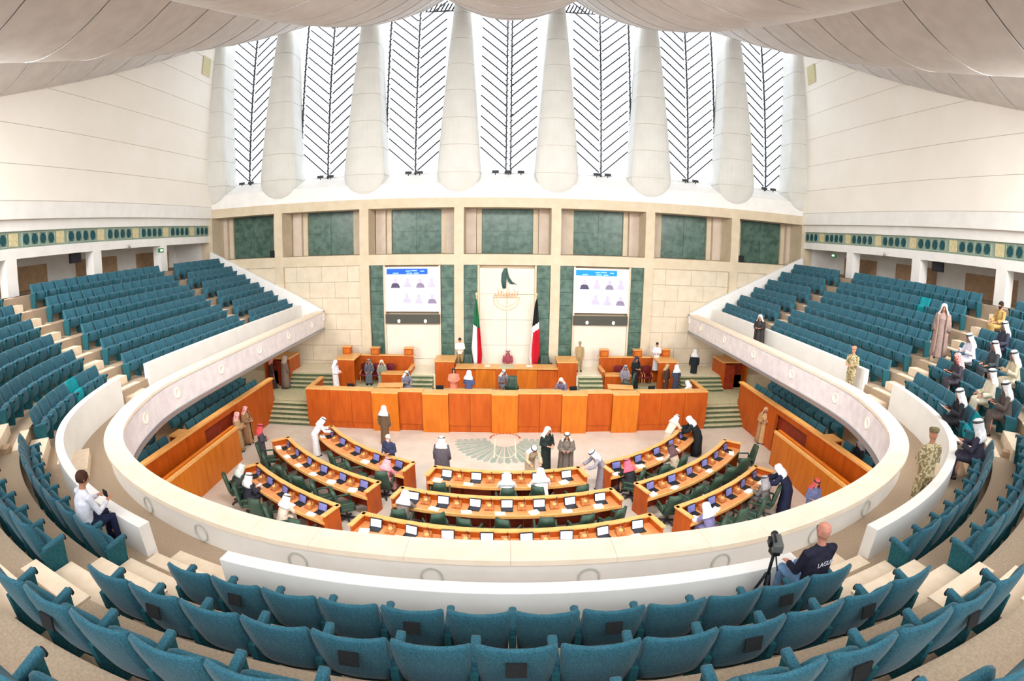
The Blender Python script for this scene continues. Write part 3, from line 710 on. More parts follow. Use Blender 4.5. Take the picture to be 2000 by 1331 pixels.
# rostrum
e = empty('rostrum', 'high orange wooden rostrum in the middle of the dais', 'rostrum', (0, 24, D1)); inv = Matrix.Translation(Vector((0, -24, -D1))*U)
for a, b in ((-3.52, -2.55), (2.6, 3.57)):
    P(MB().box(a, b, 23.95, 24.7, D1, -6.1), 'tower', WOOD, bevel=.01); P(MB().box(a-.04, b+.04, 23.9, 25.2, -6.1, -6.04), 'tower_top', WOODT); P(MB().box(a if a < 0 else b-.1, a+.1 if a < 0 else b, 24.7, 25.2, D1, -6.1), 'side_wall', WOOD)
for i in range(5):
    a = -2.52+i*1.024; P(MB().box(a+.006, a+1.018, 23.9+.06*abs(i-2), 24.1, D1, -6.42), 'front_panel', WOOD2 if i in (1, 3) else WOOD)
P(MB().box(-2.5, 2.6, 23.85, 24.75, -6.42, -6.37), 'desktop', WOODT)
P(MB().box(-.3, .4, 23.84, 24.6, -6.37, -6.35), 'marble_inset', GREENL)
# side boxes
for s in (-1, 1):
    e = empty('minister_box', 'three-sided orange wooden box on the %s of the rostrum' % LR[s], 'booth', (s*6.7, 24.8, D1)); inv = Matrix.Translation(Vector((-s*6.7, -24.8, -D1))*U)
    c = .1 if s > 0 else 0
    def bs(x0, x1, y0, y1, z0, z1): a, b = sorted((c+s*x0, c+s*x1)); return MB().box(a, b, y0, y1, z0, z1)
    for i in range(3): P(bs(4.8+i*1.25+.006, 4.8+(i+1)*1.25-.006, 25.1, 25.2, D1, -6.1), 'back_panel', WOOD)
    P(bs(4.72, 8.55, 25.05, 25.25, -6.1, -6.04), 'back_rail', WOODT)
    P(bs(8.5, 8.62, 24.0, 25.1, D1, -6.04), 'side_panel', WOOD); P(bs(7.7, 8.68, 23.88, 24.0, D1, -6.06), 'front_panel', WOOD)
    P(bs(7.65, 8.72, 23.84, 25.2, -6.06, -6.0), 'side_top', WOODT)
    P(bs(4.75, 4.87, 23.95, 25.1, D1, -6.55), 'inner_side_panel', WOOD); P(bs(4.72, 4.9, 23.9, 25.1, -6.55, -6.5), 'inner_side_rail', WOODT)
    P(bs(4.9, 6.3, 23.9, 24.5, D1+.66, D1+.72), 'desk_shelf', WOODT); P(bs(4.9, 6.3, 23.92, 23.98, D1, D1+.66), 'desk_front', WOOD)
    for x in (8.95, 7.0, 5.15):
        h = empty('wooden_speaker_box', 'small orange wooden box standing on the %s booth, %s' % (LR[s], {8.95: 'outer one', 7.0: 'middle one', 5.15: 'inner one'}[x]), 'box', (c+s*(x*.98 if x < 8 else 8.42), 25.14, -6.04 if x < 8 else -6.0), 0, 'boxes on the minister booths')
        MB().box(-.22, .22, -.16, .16, 0, .36).build('case', WOOD, h, bevel=.01); MB().box(-.25, .25, -.19, .19, .36, .4).build('lid', WOODT, h); MB().box(-.15, .15, -.175, -.16, .06, .28).build('front_cloth', WOOD2, h)
# clerks' tables behind the counter
for s in (-1, 1):
    t = empty('clerk_table', 'light wooden clerk table behind the counter, %s side' % LR[s], 'table', (s*5.35, 21.9, D1), radians(-s*8))
    MB().box(-.6, .6, -.3, .3, .7, .76).build('table_top', WOODT, t, bevel=.01)
    MB().box(-.56, -.5, -.26, .26, 0, .7).build('leg', WOOD2, t); MB().box(.5, .56, -.26, .26, 0, .7).build('leg', WOOD2, t)
    for k in range(3): d = MB().box(-.46+k*.31, -.17+k*.31, -.3, .2, .52, .68).build('drawer', WOOD2, t); MB().box(-.34+k*.31, -.29+k*.31, -.33, -.3, .58, .61).build('knob', BLK, d)
# projection screens
U = .9
def quad(m, x0, x1, z0, z1, y=-.02, mi=0): return m.add([(x0, y, z0), (x1, y, z0), (x1, y, z1), (x0, y, z1)], [(0, 1, 2, 3)], mi)
SB = [mat('screen_blue', (24, 84, 205), .5, emit=.4), mat('screen_cyan', (20, 128, 205), .5, emit=.4)]
SL = mat('screen_light_blue', (150, 205, 255), .5, emit=.4); SG = mat('screen_mint', (195, 240, 220), .5, emit=.4); SD = mat('screen_portrait_dark', (80, 72, 98), .5, emit=.15); SK = mat('screen_portrait_pale', (176, 170, 192), .5, emit=.3)
SM_ = mat('screen_portrait_mid', (130, 120, 142), .5, emit=.25)
for s, xc in ((-1, -5.7), (1, 5.8)):
    e = empty('projection_screen', 'lit screen with blue title band and portraits, %s of the flags' % LR[s], 'screen', (xc, WY-.02, -3.12))
    MB().box(-1.72, 1.72, -.0, .06, -1.36, 1.38).build('frame', mat('screen_frame', (226, 224, 220), .5), e)
    quad(MB(), -1.62, 1.62, -1.22, 1.3, -.01).build('picture', SCRW, e)
    quad(MB(), -1.6, .95, .93, 1.28).build('title_band', SB[0 if s < 0 else 1], e); quad(MB(), .97, 1.6, 1.02, 1.28).build('clock_field', SG, e)
    m = MB()
    for k, (a, b, z) in enumerate(((-1.2, -.85, 1.0), (-.4, -.1, 1.13), (-.05, .3, 1.15), (.1, .4, 1.0), (.5, .75, 1.12), (-.35, 0, 1.0))): quad(m, a, b, z-.03, z+.03, -.025)
    m.build('title_lettering', SL, e)['kind'] = 'stuff'
    def portrait(x, z, w_, body, head):
        m = MB().add([(x-w_, -.03, z-.32), (x+w_, -.03, z-.32), (x+w_*.7, -.03, z-.08), (x+w_*.2, -.03, z), (x-w_*.2, -.03, z), (x-w_*.75, -.03, z-.06)], [(0, 1, 2, 3, 4, 5)])
        o = m.build('portrait', body, e); MB().add([(x+.12*cos(a), -.035, z+.12+.16*sin(a)) for a in [k*pi/6 for k in range(12)]], [tuple(range(12))]).build('portrait_head', head, o)
    portrait(-1.05, .42, .3, SD, SK); portrait(-.3, .45, .26, SK, SK); portrait(.5, .42, .28, SM_, SK); portrait(1.2, .45, .25, SK, SK)
    portrait(-.35, -.5, .28, SK, SK); portrait(.4, -.55, .26, SK, SK); portrait(1.22, -.55, .3, SM_, SK)
    m = MB()
    for a, b, z in ((-1.3, -.9, .78), (-.6, -.15, .78), (.3, .8, .78), (1.0, 1.4, .76), (-.7, -.1, -.2), (.2, .6, -.2), (.95, 1.5, -.18)): quad(m, a, b, z-.018, z+.018, -.03)
    m.build('caption_lettering', SK, e)['kind'] = 'stuff'
    e = empty('dark_screen_box', 'dark long box with two small lamps under the %s lit screen' % LR[s], 'box', (xc, WY-.2, -4.92))
    MB().box(-1.7, 1.7, 0, .14, -.28, .28).build('case', mat('dark_olive', (78, 78, 70), .5), e, bevel=.02)
    for x in (-.85, .8): MB().ball((x, -.02, -.12), (.09, .05, .11)).build('lamp', mat('warm_lamp', (255, 246, 225), .5, emit=1.0), e, smooth=True)
# emblem and calligraphy above the rostrum
EG = mat('emblem_dark_green', (52, 84, 80), .4); EO = mat('emblem_gold', (222, 160, 92), .4); EP = mat('emblem_pale_gold', (226, 214, 170), .5)
e = empty('wall_emblem', 'dark green figure emblem on the panel above the rostrum', 'emblem', (-.05, WY-.02, -2.42))
MB().tube([(-.06, 0, -.62), (-.1, 0, -.2), (-.08, 0, .25), (.02, 0, .52), (.1, 0, .6)], [(.1, .03), (.15, .03), (.15, .03), (.13, .03), (.02, .02)], 8).build('body', EG, e, smooth=True)
MB().tube([(.06, 0, .45), (.18, 0, .05), (.4, 0, -.25), (.68, 0, -.38)], [(.06, .02), (.05, .02), (.045, .02), (.01, .01)], 8).build('wing', EG, e, smooth=True)
MB().tube([(.1, 0, .1), (.2, 0, -.15), (.3, 0, -.3), (.5, 0, -.36)], [(.03, .02), (.06, .02), (.05, .02), (.01, .01)], 8).build('wing', EG, e, smooth=True)
e = empty('wall_calligraphy', 'golden lettering line over a pale half ring under the green emblem', 'lettering', (.02, WY-.02, -3.48))
m = MB(); rr = random.Random(3)
for k in range(9):
    x = -.66+k*.165; h = rr.choice((.14, .2, .3)); m.tube([(x, 0, h), (x+.03, 0, h*.4), (x-.02, 0, 0), (x-.12, 0, -.02)], .02, 6)
    if k % 2: m.ball((x-.05, 0, h+.08), .028, 6)
m.bar((-.82, 0, -.1), (.8, 0, -.1), .03); m.build('letters', EO, e)['kind'] = 'stuff'
MB().tube([(.78*cos(a), 0, -.15+.72*sin(a)) for a in [pi+k*pi/16 for k in range(17)]], .018, 6).build('half_ring', EP, e)
MB().tube([(.6*cos(a), 0, -.15+.5*sin(a)) for a in [pi+k*pi/16 for k in range(17)]], .014, 6).build('half_ring', EP, e)
# flags
U = 1.05
FLG = {'g': mat('flag_green', (36, 116, 74), .8), 'w': mat('flag_white', (244, 240, 240), .8), 'r': mat('flag_red', (196, 24, 44), .8), 'k': mat('flag_black', (34, 38, 36), .8)}
def flag(x, order, label, mirror):
    e = empty('flag_on_pole', label, 'flag', (x*.9, 25.36, D2))
    e.scale = (1.1, 1.1, 1.14)
    MB().ring_loft([[(r*cos(a*pi/8), r*sin(a*pi/8), z) for a in range(16)] for r, z in ((.24, 0), (.24, .05), (.08, .12), (.03, .2))]).build('base', GOLD, e, smooth=True)
    MB().tube([(0, 0, .1), (0, 0, 3.35)], .025).build('pole', GOLD, e, smooth=True); MB().ball((0, 0, 3.4), (.05, .05, .09), 8).build('finial', GOLD, e, smooth=True)
    def w_(t): return .03+.22*min(1, t*1.3)**.8*(1-.35*max(0, t-.8)/.2)
    def cloth(t0, t1, u0, u1, mt):
        m = MB(); rings = []
        for i in range(9):
            t = t0+(t1-t0)*i/8; z = 3.25-t*3.0; W_ = w_(t); row = []
            for j in range(13):
                u = u0+(u1-u0)*j/12; xx = (u-.45)*W_*2*mirror; yy = .06*sin(u*16+t*2)-.05; row.append((xx, yy-.04, z-.16*u*(1+t)))
            rings.append(row)
        m.ring_loft(rings, closed=False); o = m.build(mt_name, mt, e, smooth=True)
        sd = o.modifiers.new('thickness', 'SOLIDIFY'); sd.thickness = .012
    for mt_name, t0, t1, u0, u1, c in order: cloth(t0, t1, u0, u1, FLG[c])
flag(-1.68, [('green_band', 0, .4, 0, 1, 'g'), ('white_band', .4, 1, 0, .55, 'w'), ('red_band', .4, 1, .55, 1, 'r')], 'green white and red flag hanging on a pole left of the rostrum', 1)
flag(1.72, [('black_band', 0, .36, 0, 1, 'k'), ('white_band', .36, .46, 0, 1, 'w'), ('red_band', .46, 1, 0, .8, 'r'), ('white_hem', .46, 1, .8, 1, 'w')], 'red white and black flag hanging on a pole right of the rostrum', -1)
# floor emblem
MG = mat('mosaic_green', (136, 160, 146), .35, (156, 176, 162), 6); MG2 = mat('mosaic_grey', (156, 166, 158), .35, (170, 180, 172), 6); MR = mat('mosaic_red', (176, 84, 62), .4); MC = mat('mosaic_cream', (240, 226, 206), .4)
e = struct(ob('floor_emblem', None, None, (0, 19.3, ZF+.004)), 'green fan-shaped mosaic set in the floor'); e.empty_display_size = .1
for k in range(22):
    a0 = pi+.02+k*(pi-.04)/22; a1 = a0+(pi-.04)/22-.035; r0 = .62; f = lambda a: 1/sqrt((cos(a)/2.05)**2+(sin(a)/2.15)**2)
    am = (a0+a1)/2
    MB().prism([(r0*cos(a0), r0*sin(a0)), (.97*f(a0)*cos(a0), .97*f(a0)*sin(a0)), (1.03*f(am)*cos(am), 1.03*f(am)*sin(am)), (.97*f(a1)*cos(a1), .97*f(a1)*sin(a1)), (r0*cos(a1), r0*sin(a1))], 0, .006).build('mosaic_petal', MG if k % 2 else MG2, e)
for k in range(5):   # upper edge lobes
    for s in (-1, 1): MB().prism([(s*(.75+k*.26), 0), (s*(.98+k*.26), 0), (s*(.95+k*.26), .26-.04*k), (s*(.78+k*.26), .26-.04*k)][::s], 0, .006).build('mosaic_petal', MG2, e)
for k in range(14):
    a = k*pi/13; MB().prism([(.62*cos(a)+.05*cos(b*pi/4), .3+.5*sin(a)+.05*sin(b*pi/4)) for b in range(8)], 0, .008).build('mosaic_dot', MR, e)
for s in (-1, 1): MB().box(s*.42-.025, s*.42+.025, -1.7, .2, 0, .012).build('mosaic_line', MC, e)
MB().ring_loft([[(.42*cos(a)*r, -1.2+.5*sin(a)*r, .012) for r in (1, .9)] for a in [pi+k*pi/12 for k in range(13)]], closed=False).build('mosaic_arc', MC, e)

#@@DESKS
# ------------------------------------------------------------------ members' desks
DESK = {1: (8.7, 23.2), 2: (11.0, 23.82), 3: (13.0, 24.08)}
def dp(R, yc, a, r, z): return (XC+(R+r)*sin(a), yc-(R+r)*cos(a), z)
def arc_solid(m, R, yc, a0, a1, r0, r1, z0, z1, n=14):
    m.ring_loft([[dp(R, yc, a, r0, z0), dp(R, yc, a, r1, z0), dp(R, yc, a, r1, z1), dp(R, yc, a, r0, z1)] for a in [a0+(a1-a0)*i/n for i in range(n+1)]]); return m
def ax(R, x): return math.asin(x/R)
DEFS = [(1, 'centre', -2.35, 2.35, 5), (2, 'centre', -3.15, 3.15, 7), (3, 'centre', -3.95, 3.95, 8),
        (1, 'left', -7.0, -3.1, 5), (2, 'left', -8.35, -3.95, 6), (3, 'left', -8.5, -4.8, 5), (1, 'right', 3.15, 7.05, 5), (2, 'right', 4.0, 8.4, 6), (3, 'right', 4.85, 8.55, 5)]
MBROWN = mat('bronze_console', (150, 84, 44), .4, (186, 122, 74), 14)
GCH = {}
def swivel():
    if not GCH:
        GCH['seat'] = MB().box(-.27, .27, -.26, .26, .4, .52).mesh('seat', DGREEN); bevel_mesh(GCH['seat'], .05, 3)
        GCH['back'] = MB().ring_loft([[(x*(1-.08*k), -.24-.03*k+.05*(x/.27)**2+dy, .5+.16*k) for x, dy in ((-.27, 0), (-.14, 0), (0, 0), (.14, 0), (.27, 0), (.27, -.09), (.14, -.09), (0, -.09), (-.14, -.09), (-.27, -.09))] for k in range(5)]).mesh('backrest', DGREEN, True)
        GCH['arm'] = MB().tube([(0, -.22, .52), (0, -.2, .7), (0, .2, .7), (0, .22, .5)], .035, 8).mesh('armrest', DGREEN, True)
        GCH['col'] = MB().tube([(0, 0, .1), (0, 0, .4)], .04, 8).mesh('column', STEEL, True)
        b = MB(); [b.bar((0, 0, .1), (.28*cos(k*2*pi/5), .28*sin(k*2*pi/5), .06), .05) for k in range(5)]; GCH['base'] = b.mesh('star_base', STEEL)
        GCH['wheel'] = MB().tube([(-.02, 0, .03), (.02, 0, .03)], .03, 8, ref=(0, 1, 0)).mesh('caster', BLK)
    return GCH
def green_chair(loc, rz, label, group='green swivel chairs at the members desks'):
    G = swivel(); e = empty('swivel_chair', label, 'chair', loc, rz, group)
    ob('seat', G['seat'], e); ob('backrest', G['back'], e); ob('armrest', G['arm'], e, (-.3, 0, 0)); ob('armrest', G['arm'], e, (.3, 0, 0)); ob('column', G['col'], e); b = ob('star_base', G['base'], e)
    for k in range(5): ob('caster', G['wheel'], b, (.28*cos(k*2*pi/5), .28*sin(k*2*pi/5), 0))
LAP = {'base': MB().box(-.17, .17, -.12, .12, 0, .02).mesh('keyboard', BLK), 'lid': MB().obox((0, .14, .13), .36, .02, .26, Matrix.Rotation(-.3, 3, 'X')).mesh('lid', BLK),
       'pic': MB().obox((0, .128, .13), .31, .008, .21, Matrix.Rotation(-.3, 3, 'X')).mesh('display', SCRW), 'picb': MB().obox((0, .128, .13), .31, .008, .21, Matrix.Rotation(-.3, 3, 'X')).mesh('display', SCRB)}
CON = {'body': MB().add([(-.13,-.1,0),(.13,-.1,0),(.13,.12,0),(-.13,.12,0),(-.13,-.1,.06),(.13,-.1,.06),(.11,.12,.17),(-.11,.12,.17)], [(0,3,2,1),(4,5,6,7),(0,1,5,4),(1,2,6,5),(2,3,7,6),(3,0,4,7)]).mesh('case', MBROWN),
       'knob': MB().tube([(0, 0, .1), (0, -.01, .14)], .06, 10).mesh('loudspeaker', WOODT), 'mic': MB().tube([(.06, .05, .14), (.06, .02, .3), (.05, -.06, .38)], [.008, .008, .018], 6).mesh('microphone', BLK)}
pap = MB().box(-.15, .15, -.1, .1, 0, .012).mesh('paper_sheet', PAPER); bk = MB().box(-.14, .14, -.1, .1, 0, .05).mesh('document_stack', PAPER)
rr = random.Random(11)
SEATPOS = {}
for row, sec, x0, x1, ns in DEFS:
    R, yc = DESK[row]; a0, a1 = ax(R, x0), ax(R, x1); am = (a0+a1)/2
    nm = '%s desk, %s row' % (sec, ORD[row-1])
    c = dp(R, yc, am, .3, ZF); e = empty('members_desk', 'curved wooden members desk, %s block, %s row from the dais' % (sec, ORD[row-1]), 'desk', c); inv = Matrix.Translation(Vector((-c[0], -c[1], -c[2]))*U)
    da = .03/R; ZD = ZF+.75
    for k in range(ns):   # outer (dais-side) panels
        b0 = a0+(a1-a0)*k/ns; b1 = a0+(a1-a0)*(k+1)/ns
        P(arc_solid(MB(), R, yc, b0+.0006, b1-.0006, 0, .05, ZF, ZF+.95, 4), 'front_panel', WOOD)
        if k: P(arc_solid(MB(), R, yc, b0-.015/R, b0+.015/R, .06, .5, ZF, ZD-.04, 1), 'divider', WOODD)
    P(arc_solid(MB(), R, yc, a0-da, a1+da, -.06, .1, ZF+.95, ZF+.99), 'top_rail', WOODT)
    P(arc_solid(MB(), R, yc, a0, a1, .05, .68, ZD-.04, ZD), 'worktop', mat('desk_top', (206, 134, 80), .35, (218, 148, 92), 4))
    P(arc_solid(MB(), R, yc, a0, a1, .66, .7, ZD-.08, ZD+.01), 'front_edge', WOODT)
    P(arc_solid(MB(), R, yc, a0, a1, .06, .1, ZF, ZD-.04), 'modesty_panel', WOODD)  # shade of the knee space painted in with the darker red wood
    for aa, sg in ((a0, 1), (a1, -1)):
        P(arc_solid(MB(), R, yc, aa-.03/R, aa+.03/R, 0, .68, ZF, ZF+.95, 1), 'end_panel', WOOD); P(arc_solid(MB(), R, yc, aa-.07/R, aa+.07/R, -.02, .72, ZF+.95, ZF+.99, 1), 'end_rail', WOODT)
    for k in range(ns):
        a = a0+(a1-a0)*(k+.5)/ns; ao = -a   # facing outward
        o = dp(R, yc, a, .33, ZD); lab = '%s from the left on the %s' % (ORD[k], nm)
        rz = a+rr.uniform(-.12, .12)
        l = empty('laptop', 'open laptop, '+lab, 'laptop', o, rz, 'laptops on the members desks')
        ob('keyboard', LAP['base'], l); li = ob('lid', LAP['lid'], l); ob('display', LAP['pic' if sec == 'centre' else 'picb'], li)
        if k < ns-1 or True:
            ac = a+(a1-a0)/ns*.46
            if ac < a1-.02:
                t = empty('desk_console', 'bronze microphone console, '+lab, 'console', dp(R, yc, ac, .3, ZD), ac+pi*0, 'microphone consoles on the members desks')
                ob('case', CON['body'], t); ob('loudspeaker', CON['knob'], t); ob('microphone', CON['mic'], t)
        if rr.random() < .75:
            t = tag(ob('papers', pap if rr.random() < .6 else bk, None, dp(R, yc, a-.2*(a1-a0)/ns, .54, ZD), a+rr.uniform(-.4, .4)), 'white papers before the laptop, '+lab, 'papers', 'papers on the members desks')
        SEATPOS[(sec, row, k)] = (dp(R, yc, a, 1.1, ZF), a)
#@@CHAIRS
SKIPCH = {('centre', 1, 1), ('left', 1, 0), ('left', 1, 1), ('right', 1, 4), ('right', 1, 3), ('right', 3, 4)}
for (sec, row, k), (p, a) in SEATPOS.items():
    if (sec, row, k) in SKIPCH or (sec == 'centre' and row == 3): continue
    j = Vector((rr.uniform(-.06, .06), rr.uniform(-.05, .1), 0)); green_chair(Vector(p)+j, a+rr.uniform(-.7, .7), 'dark green swivel chair, %s from the left behind the %s desk, %s row' % (ORD[k], sec, ORD[row-1]))
#@@PEOPLE
# ------------------------------------------------------------------ people
U = 1
def remesh(mb, voxel, name, mats, smooth_it=3):
    o = ob('tmp', mb.mesh('tmp', mats)); r = o.modifiers.new('r', 'REMESH'); r.mode = 'VOXEL'; r.voxel_size = voxel
    s_ = o.modifiers.new('s', 'SMOOTH'); s_.iterations = smooth_it; s_.factor = .5
    dg = bpy.context.evaluated_depsgraph_get(); me = bpy.data.meshes.new_from_object(o.evaluated_get(dg)); me.name = name
    if len(me.polygons): me.polygons.foreach_set('use_smooth', [True]*len(me.polygons))
    bpy.data.objects.remove(o, do_unlink=True); return me
V = Vector
def joints(pose):
    sit = pose.startswith('sit'); lean = {'stand': 2, 'front': 4, 'lean': 38, 'walk': 5, 'sit': 4, 'sitdesk': 30, 'sitread': 14}[pose]; a = radians(lean)
    up = V((0, sin(a), cos(a))); fw = V((0, cos(a), -sin(a)))
    P = V((0, 0, .54 if sit else .96)); J = dict(P=P, up=up, fw=fw); J['W'] = P+up*.16; J['C'] = P+up*.34; J['N'] = P+up*.50
    hu = V((0, sin(a*.75+.12), cos(a*.75+.12))); J['H'] = J['N']+hu*.185; J['hu'] = hu
    arms = {'stand': 'down', 'walk': 'down', 'front': 'front', 'lean': 'desk', 'sit': 'lap', 'sitdesk': 'desk', 'sitread': 'read'}[pose]
    for s in (-1, 1):
        S = J['N']+V((s*.185, 0, 0))-up*.04; J['S', s] = S
        if arms == 'down': E_ = S+V((s*.05, -.02, -.28)); W_ = E_+V((-s*.005, .07, -.25))
        elif arms == 'front': E_ = S+V((s*.06, .0, -.27)); W_ = E_+V((-s*.13, .21, -.02))
        elif arms == 'lap': E_ = S+V((s*.05, .06, -.27)); W_ = E_+V((-s*.07, .23, -.05))
        elif arms == 'read': E_ = S+V((s*.07, .08, -.25)); W_ = E_+V((-s*.1, .22, .06))
        else: E_ = S+V((s*.07, .14, -.22)); W_ = E_+V((-s*.07, .23, -.06))
        J['E', s] = E_; J['Wr', s] = W_
        hp = P+V((s*.09, 0, -.02)); J['Hp', s] = hp
        if sit: J['K', s] = V((s*.12, .43, .52)); J['A', s] = V((s*.12, .42, .09))
        elif pose == 'walk': J['K', s] = V((s*.09, s*.07+.03, .52)); J['A', s] = V((s*.09, s*.13-.02, .1))
        else: J['K', s] = V((s*.1, .03, .52)); J['A', s] = V((s*.11, 0, .09))
    return J
def body_mesh(pose):
    J = joints(pose); m = MB(); m.tube([J['P']-J['up']*.08, J['W'], J['C'], J['N']-J['up']*.03], [(.15, .11), (.13, .1), (.16, .11), (.09, .07)], 12)
    H, hu = J['H'], J['hu']; hf = V((0, hu.z, -hu.y))
    m.tube([J['N']-J['up']*.05, J['N']+hu*.06, H-hu*.04], [.062, .054, .056], 10)
    # head: skull, jaw, nose, ears
    m.tube([H-hu*.115+hf*.035, H-hu*.08+hf*.02, H-hu*.03+hf*.004, H+hu*.03-hf*.004, H+hu*.08-hf*.006, H+hu*.112-hf*.008], [(.028, .03), (.052, .07), (.07, .088), (.075, .096), (.06, .078), (.025, .032)], 14)
    m.tube([H+hu*.02+hf*.09, H-hu*.035+hf*.112], [.009, .017], 8); m.ball(H-hu*.07+hf*.075, (.024, .016, .012), 6)
    for s in (-1, 1):
        m.tube([H+V((s*.072, 0, 0))+hu*.02-hf*.015, H+V((s*.078, 0, 0))-hu*.035-hf*.01], [.014, .01], 6)
        m.tube([J['S', s]-V((s*.06, 0, 0)), J['S', s], J['E', s], J['Wr', s]], [.05, .055, .042, .027], 10)
        m.tube([J['Hp', s], (J['Hp', s]+J['K', s])/2, J['K', s], (J['K', s]+J['A', s])/2-V((0, .015, 0)), J['A', s]-V((0, 0, .04))], [.09, .078, .056, .055, .036], 10)
        m.tube([J['A', s]+V((0, -.05, -.05)), J['A', s]+V((0, .06, -.055)), J['A', s]+V((0, .16, -.07))], [(.035, .035), (.042, .03), (.03, .016)], 8)
        # hand: palm, four fingers of different lengths, thumb on the side
        d = (J['Wr', s]-J['E', s]).normalized(); side = V((1, 0, 0)); side = (side-d*side.dot(d)).normalized(); dn = d.cross(side); 
        if dn.z > 0 and abs(d.z) < .8: dn = -dn
        p0 = J['Wr', s]; m.tube([p0, p0+d*.05, p0+d*.09], [(.026, .017), (.04, .015), (.038, .013)], 8)
        for q, (o_, L_) in enumerate(((-.029, .062), (-.010, .075), (.010, .072), (.028, .055))):
            b = p0+d*.085+side*o_; m.tube([b, b+d*L_*.55+dn*.006, b+d*L_*.85+dn*.024], [.0095, .009, .007], 6)
        b = p0+d*.03-side*(.03*s); m.tube([b, b-side*.03*s+d*.03+dn*.008, b-side*.034*s+d*.06+dn*.02], [.012, .011, .008], 6)
    me = remesh(m, .0085, 'body_'+pose, [SKIN, EYEM, LIP], 2)
    f = MB()
    for s in (-1, 1): f.ball(H+V((s*.03, 0, 0))+hu*.022+hf*.084, (.012, .008, .007), 6, 1); f.tube([H+V((s*.014, 0, 0))+hu*.045+hf*.094, H+V((s*.046, 0, 0))+hu*.044+hf*.08], .006, 5, 1)
    f.ball(H-hu*.058+hf*.092, (.022, .006, .006), 6, 2)
    n = len(me.vertices); bm = bmesh.new(); bm.from_mesh(me); bvs = [bm.verts.new(v) for v in f.v]
    for fc, mi in zip(f.f, f.m):
        try: q = bm.faces.new([bvs[i] for i in fc]); q.material_index = mi; q.smooth = True
        except ValueError: pass
    bm.to_mesh(me); bm.free(); return me
def arm_tubes(m, J, r, cuff=None):
    for s in (-1, 1):
        d = (J['Wr', s]-J['E', s]); m.tube([J['S', s]-V((s*.08, 0, 0)), J['S', s], J['E', s], J['Wr', s]-d*.04], [r[0], r[0], r[1], r[2]], 10)
def robe_mesh(pose, wide=0):
    J = joints(pose); m = MB(); up = J['up']; k = 1+.16*wide
    if pose.startswith('sit'):
        m.tube([V((0, -.02, .38)), V((0, -.02, .46)), J['W'], J['C'], J['N']-up*.02, J['N']+up*.03], [(.2*k, .17), (.21*k, .18), (.18*k, .15), (.2*k, .14), (.13, .09), (.065, .06)], 14)
        m.tube([V((0, -.02, .53)), V((0, .25, .53)), V((0, .47, .52))], [(.2, .13), (.22, .125), (.21, .1)], 12)
        m.tube([V((0, .44, .56)), V((0, .47, .3)), V((0, .45, .1))], [(.2, .08), (.2, .08), (.21, .1)], 12)
    else:
        f = .05 if pose == 'walk' else 0
        m.tube([V((0, 0, .05)), V((0, .01, .3)), V((0, .01, .6)), J['P'], J['W'], J['C'], J['N']-up*.05, J['N']+up*.02], [((.22+.05*wide), .19+f), (.2*k, .17+f), (.19*k, .15), (.19*k, .15), (.18*k, .135), (.205*k, .14), (.16*k, .1), (.065, .06)], 16)
    rw = .075+.03*wide; arm_tubes(m, J, (.078, .068+.015*wide, rw)); return remesh(m, .018, 'robe', [PAPER], 3)
def cloak_mesh(pose):
    J = joints(pose); m = MB(); up = J['up']; rings = []
    if pose.startswith('sit'): lv = [(V((0, -.03, .42)), .25, .2), (J['W'], .24, .19), (J['C'], .27, .19), (J['N']-up*.03, .22, .13), (J['N']+up*.02, .1, .09)]
    else: lv = [(V((0, -.01, .09)), .31, .25), (V((0, 0, .4)), .29, .22), (V((0, 0, .8)), .27, .2), (J['W'], .26, .19), (J['C'], .28, .19), (J['N']-up*.04, .23, .13), (J['N']+up*.02, .1, .09)]
    for z, (c, rx, ry) in enumerate(lv):
        g = .5 if z < len(lv)-2 else .7
        rings.append([c+V(((rx+.012*sin(9*t))*sin(t), 0, 0))+V((0, -1, 0))*(ry+.012*cos(11*t))*cos(t)*1.0+V((0, .0, 0)) for t in [(-pi+g)+(2*pi-2*g)*i/26 for i in range(27)]])
    m.ring_loft(rings, closed=False); me = m.mesh('cloak', [PAPER], True)
    o = ob('tmp', me); sd = o.modifiers.new('s', 'SOLIDIFY'); sd.thickness = .014
    a = MB(); arm_tubes(a, J, (.09, .095, .11)); ao = ob('tmp2', a.mesh('tmp2', [PAPER], True))
    dg = bpy.context.evaluated_depsgraph_get(); me2 = bpy.data.meshes.new_from_object(o.evaluated_get(dg)); bm = bmesh.new(); bm.from_mesh(me2); bm.from_mesh(ao.data); bm.to_mesh(me2); bm.free()
    for x in (o, ao): bpy.data.objects.remove(x, do_unlink=True)
    me2.polygons.foreach_set('use_smooth', [True]*len(me2.polygons)); me2.name = 'cloak'; return me2
def shirt_mesh(pose):
    J = joints(pose); m = MB(); up = J['up']
    m.tube([J['P']-up*(.02 if pose.startswith('sit') else .1), J['W'], J['C'], J['N']-up*.04, J['N']+up*.035], [(.185, .14), (.17, .13), (.2, .135), (.15, .095), (.068, .062)], 14)
    arm_tubes(m, J, (.07, .055, .042)); return remesh(m, .016, 'shirt', [PAPER], 3)
def trousers_mesh(pose):
    J = joints(pose); m = MB(); m.tube([J['P']+J['up']*.06, J['P']-J['up']*.1], [(.17, .13), (.16, .13)], 12)
    for s in (-1, 1): m.tube([J['Hp', s]+V((0, 0, .02)), (J['Hp', s]+J['K', s])/2, J['K', s], J['A', s]-V((0, 0, .02))], [.105, .095, .078, .062], 10)
    return remesh(m, .016, 'trousers', [PAPER], 3)
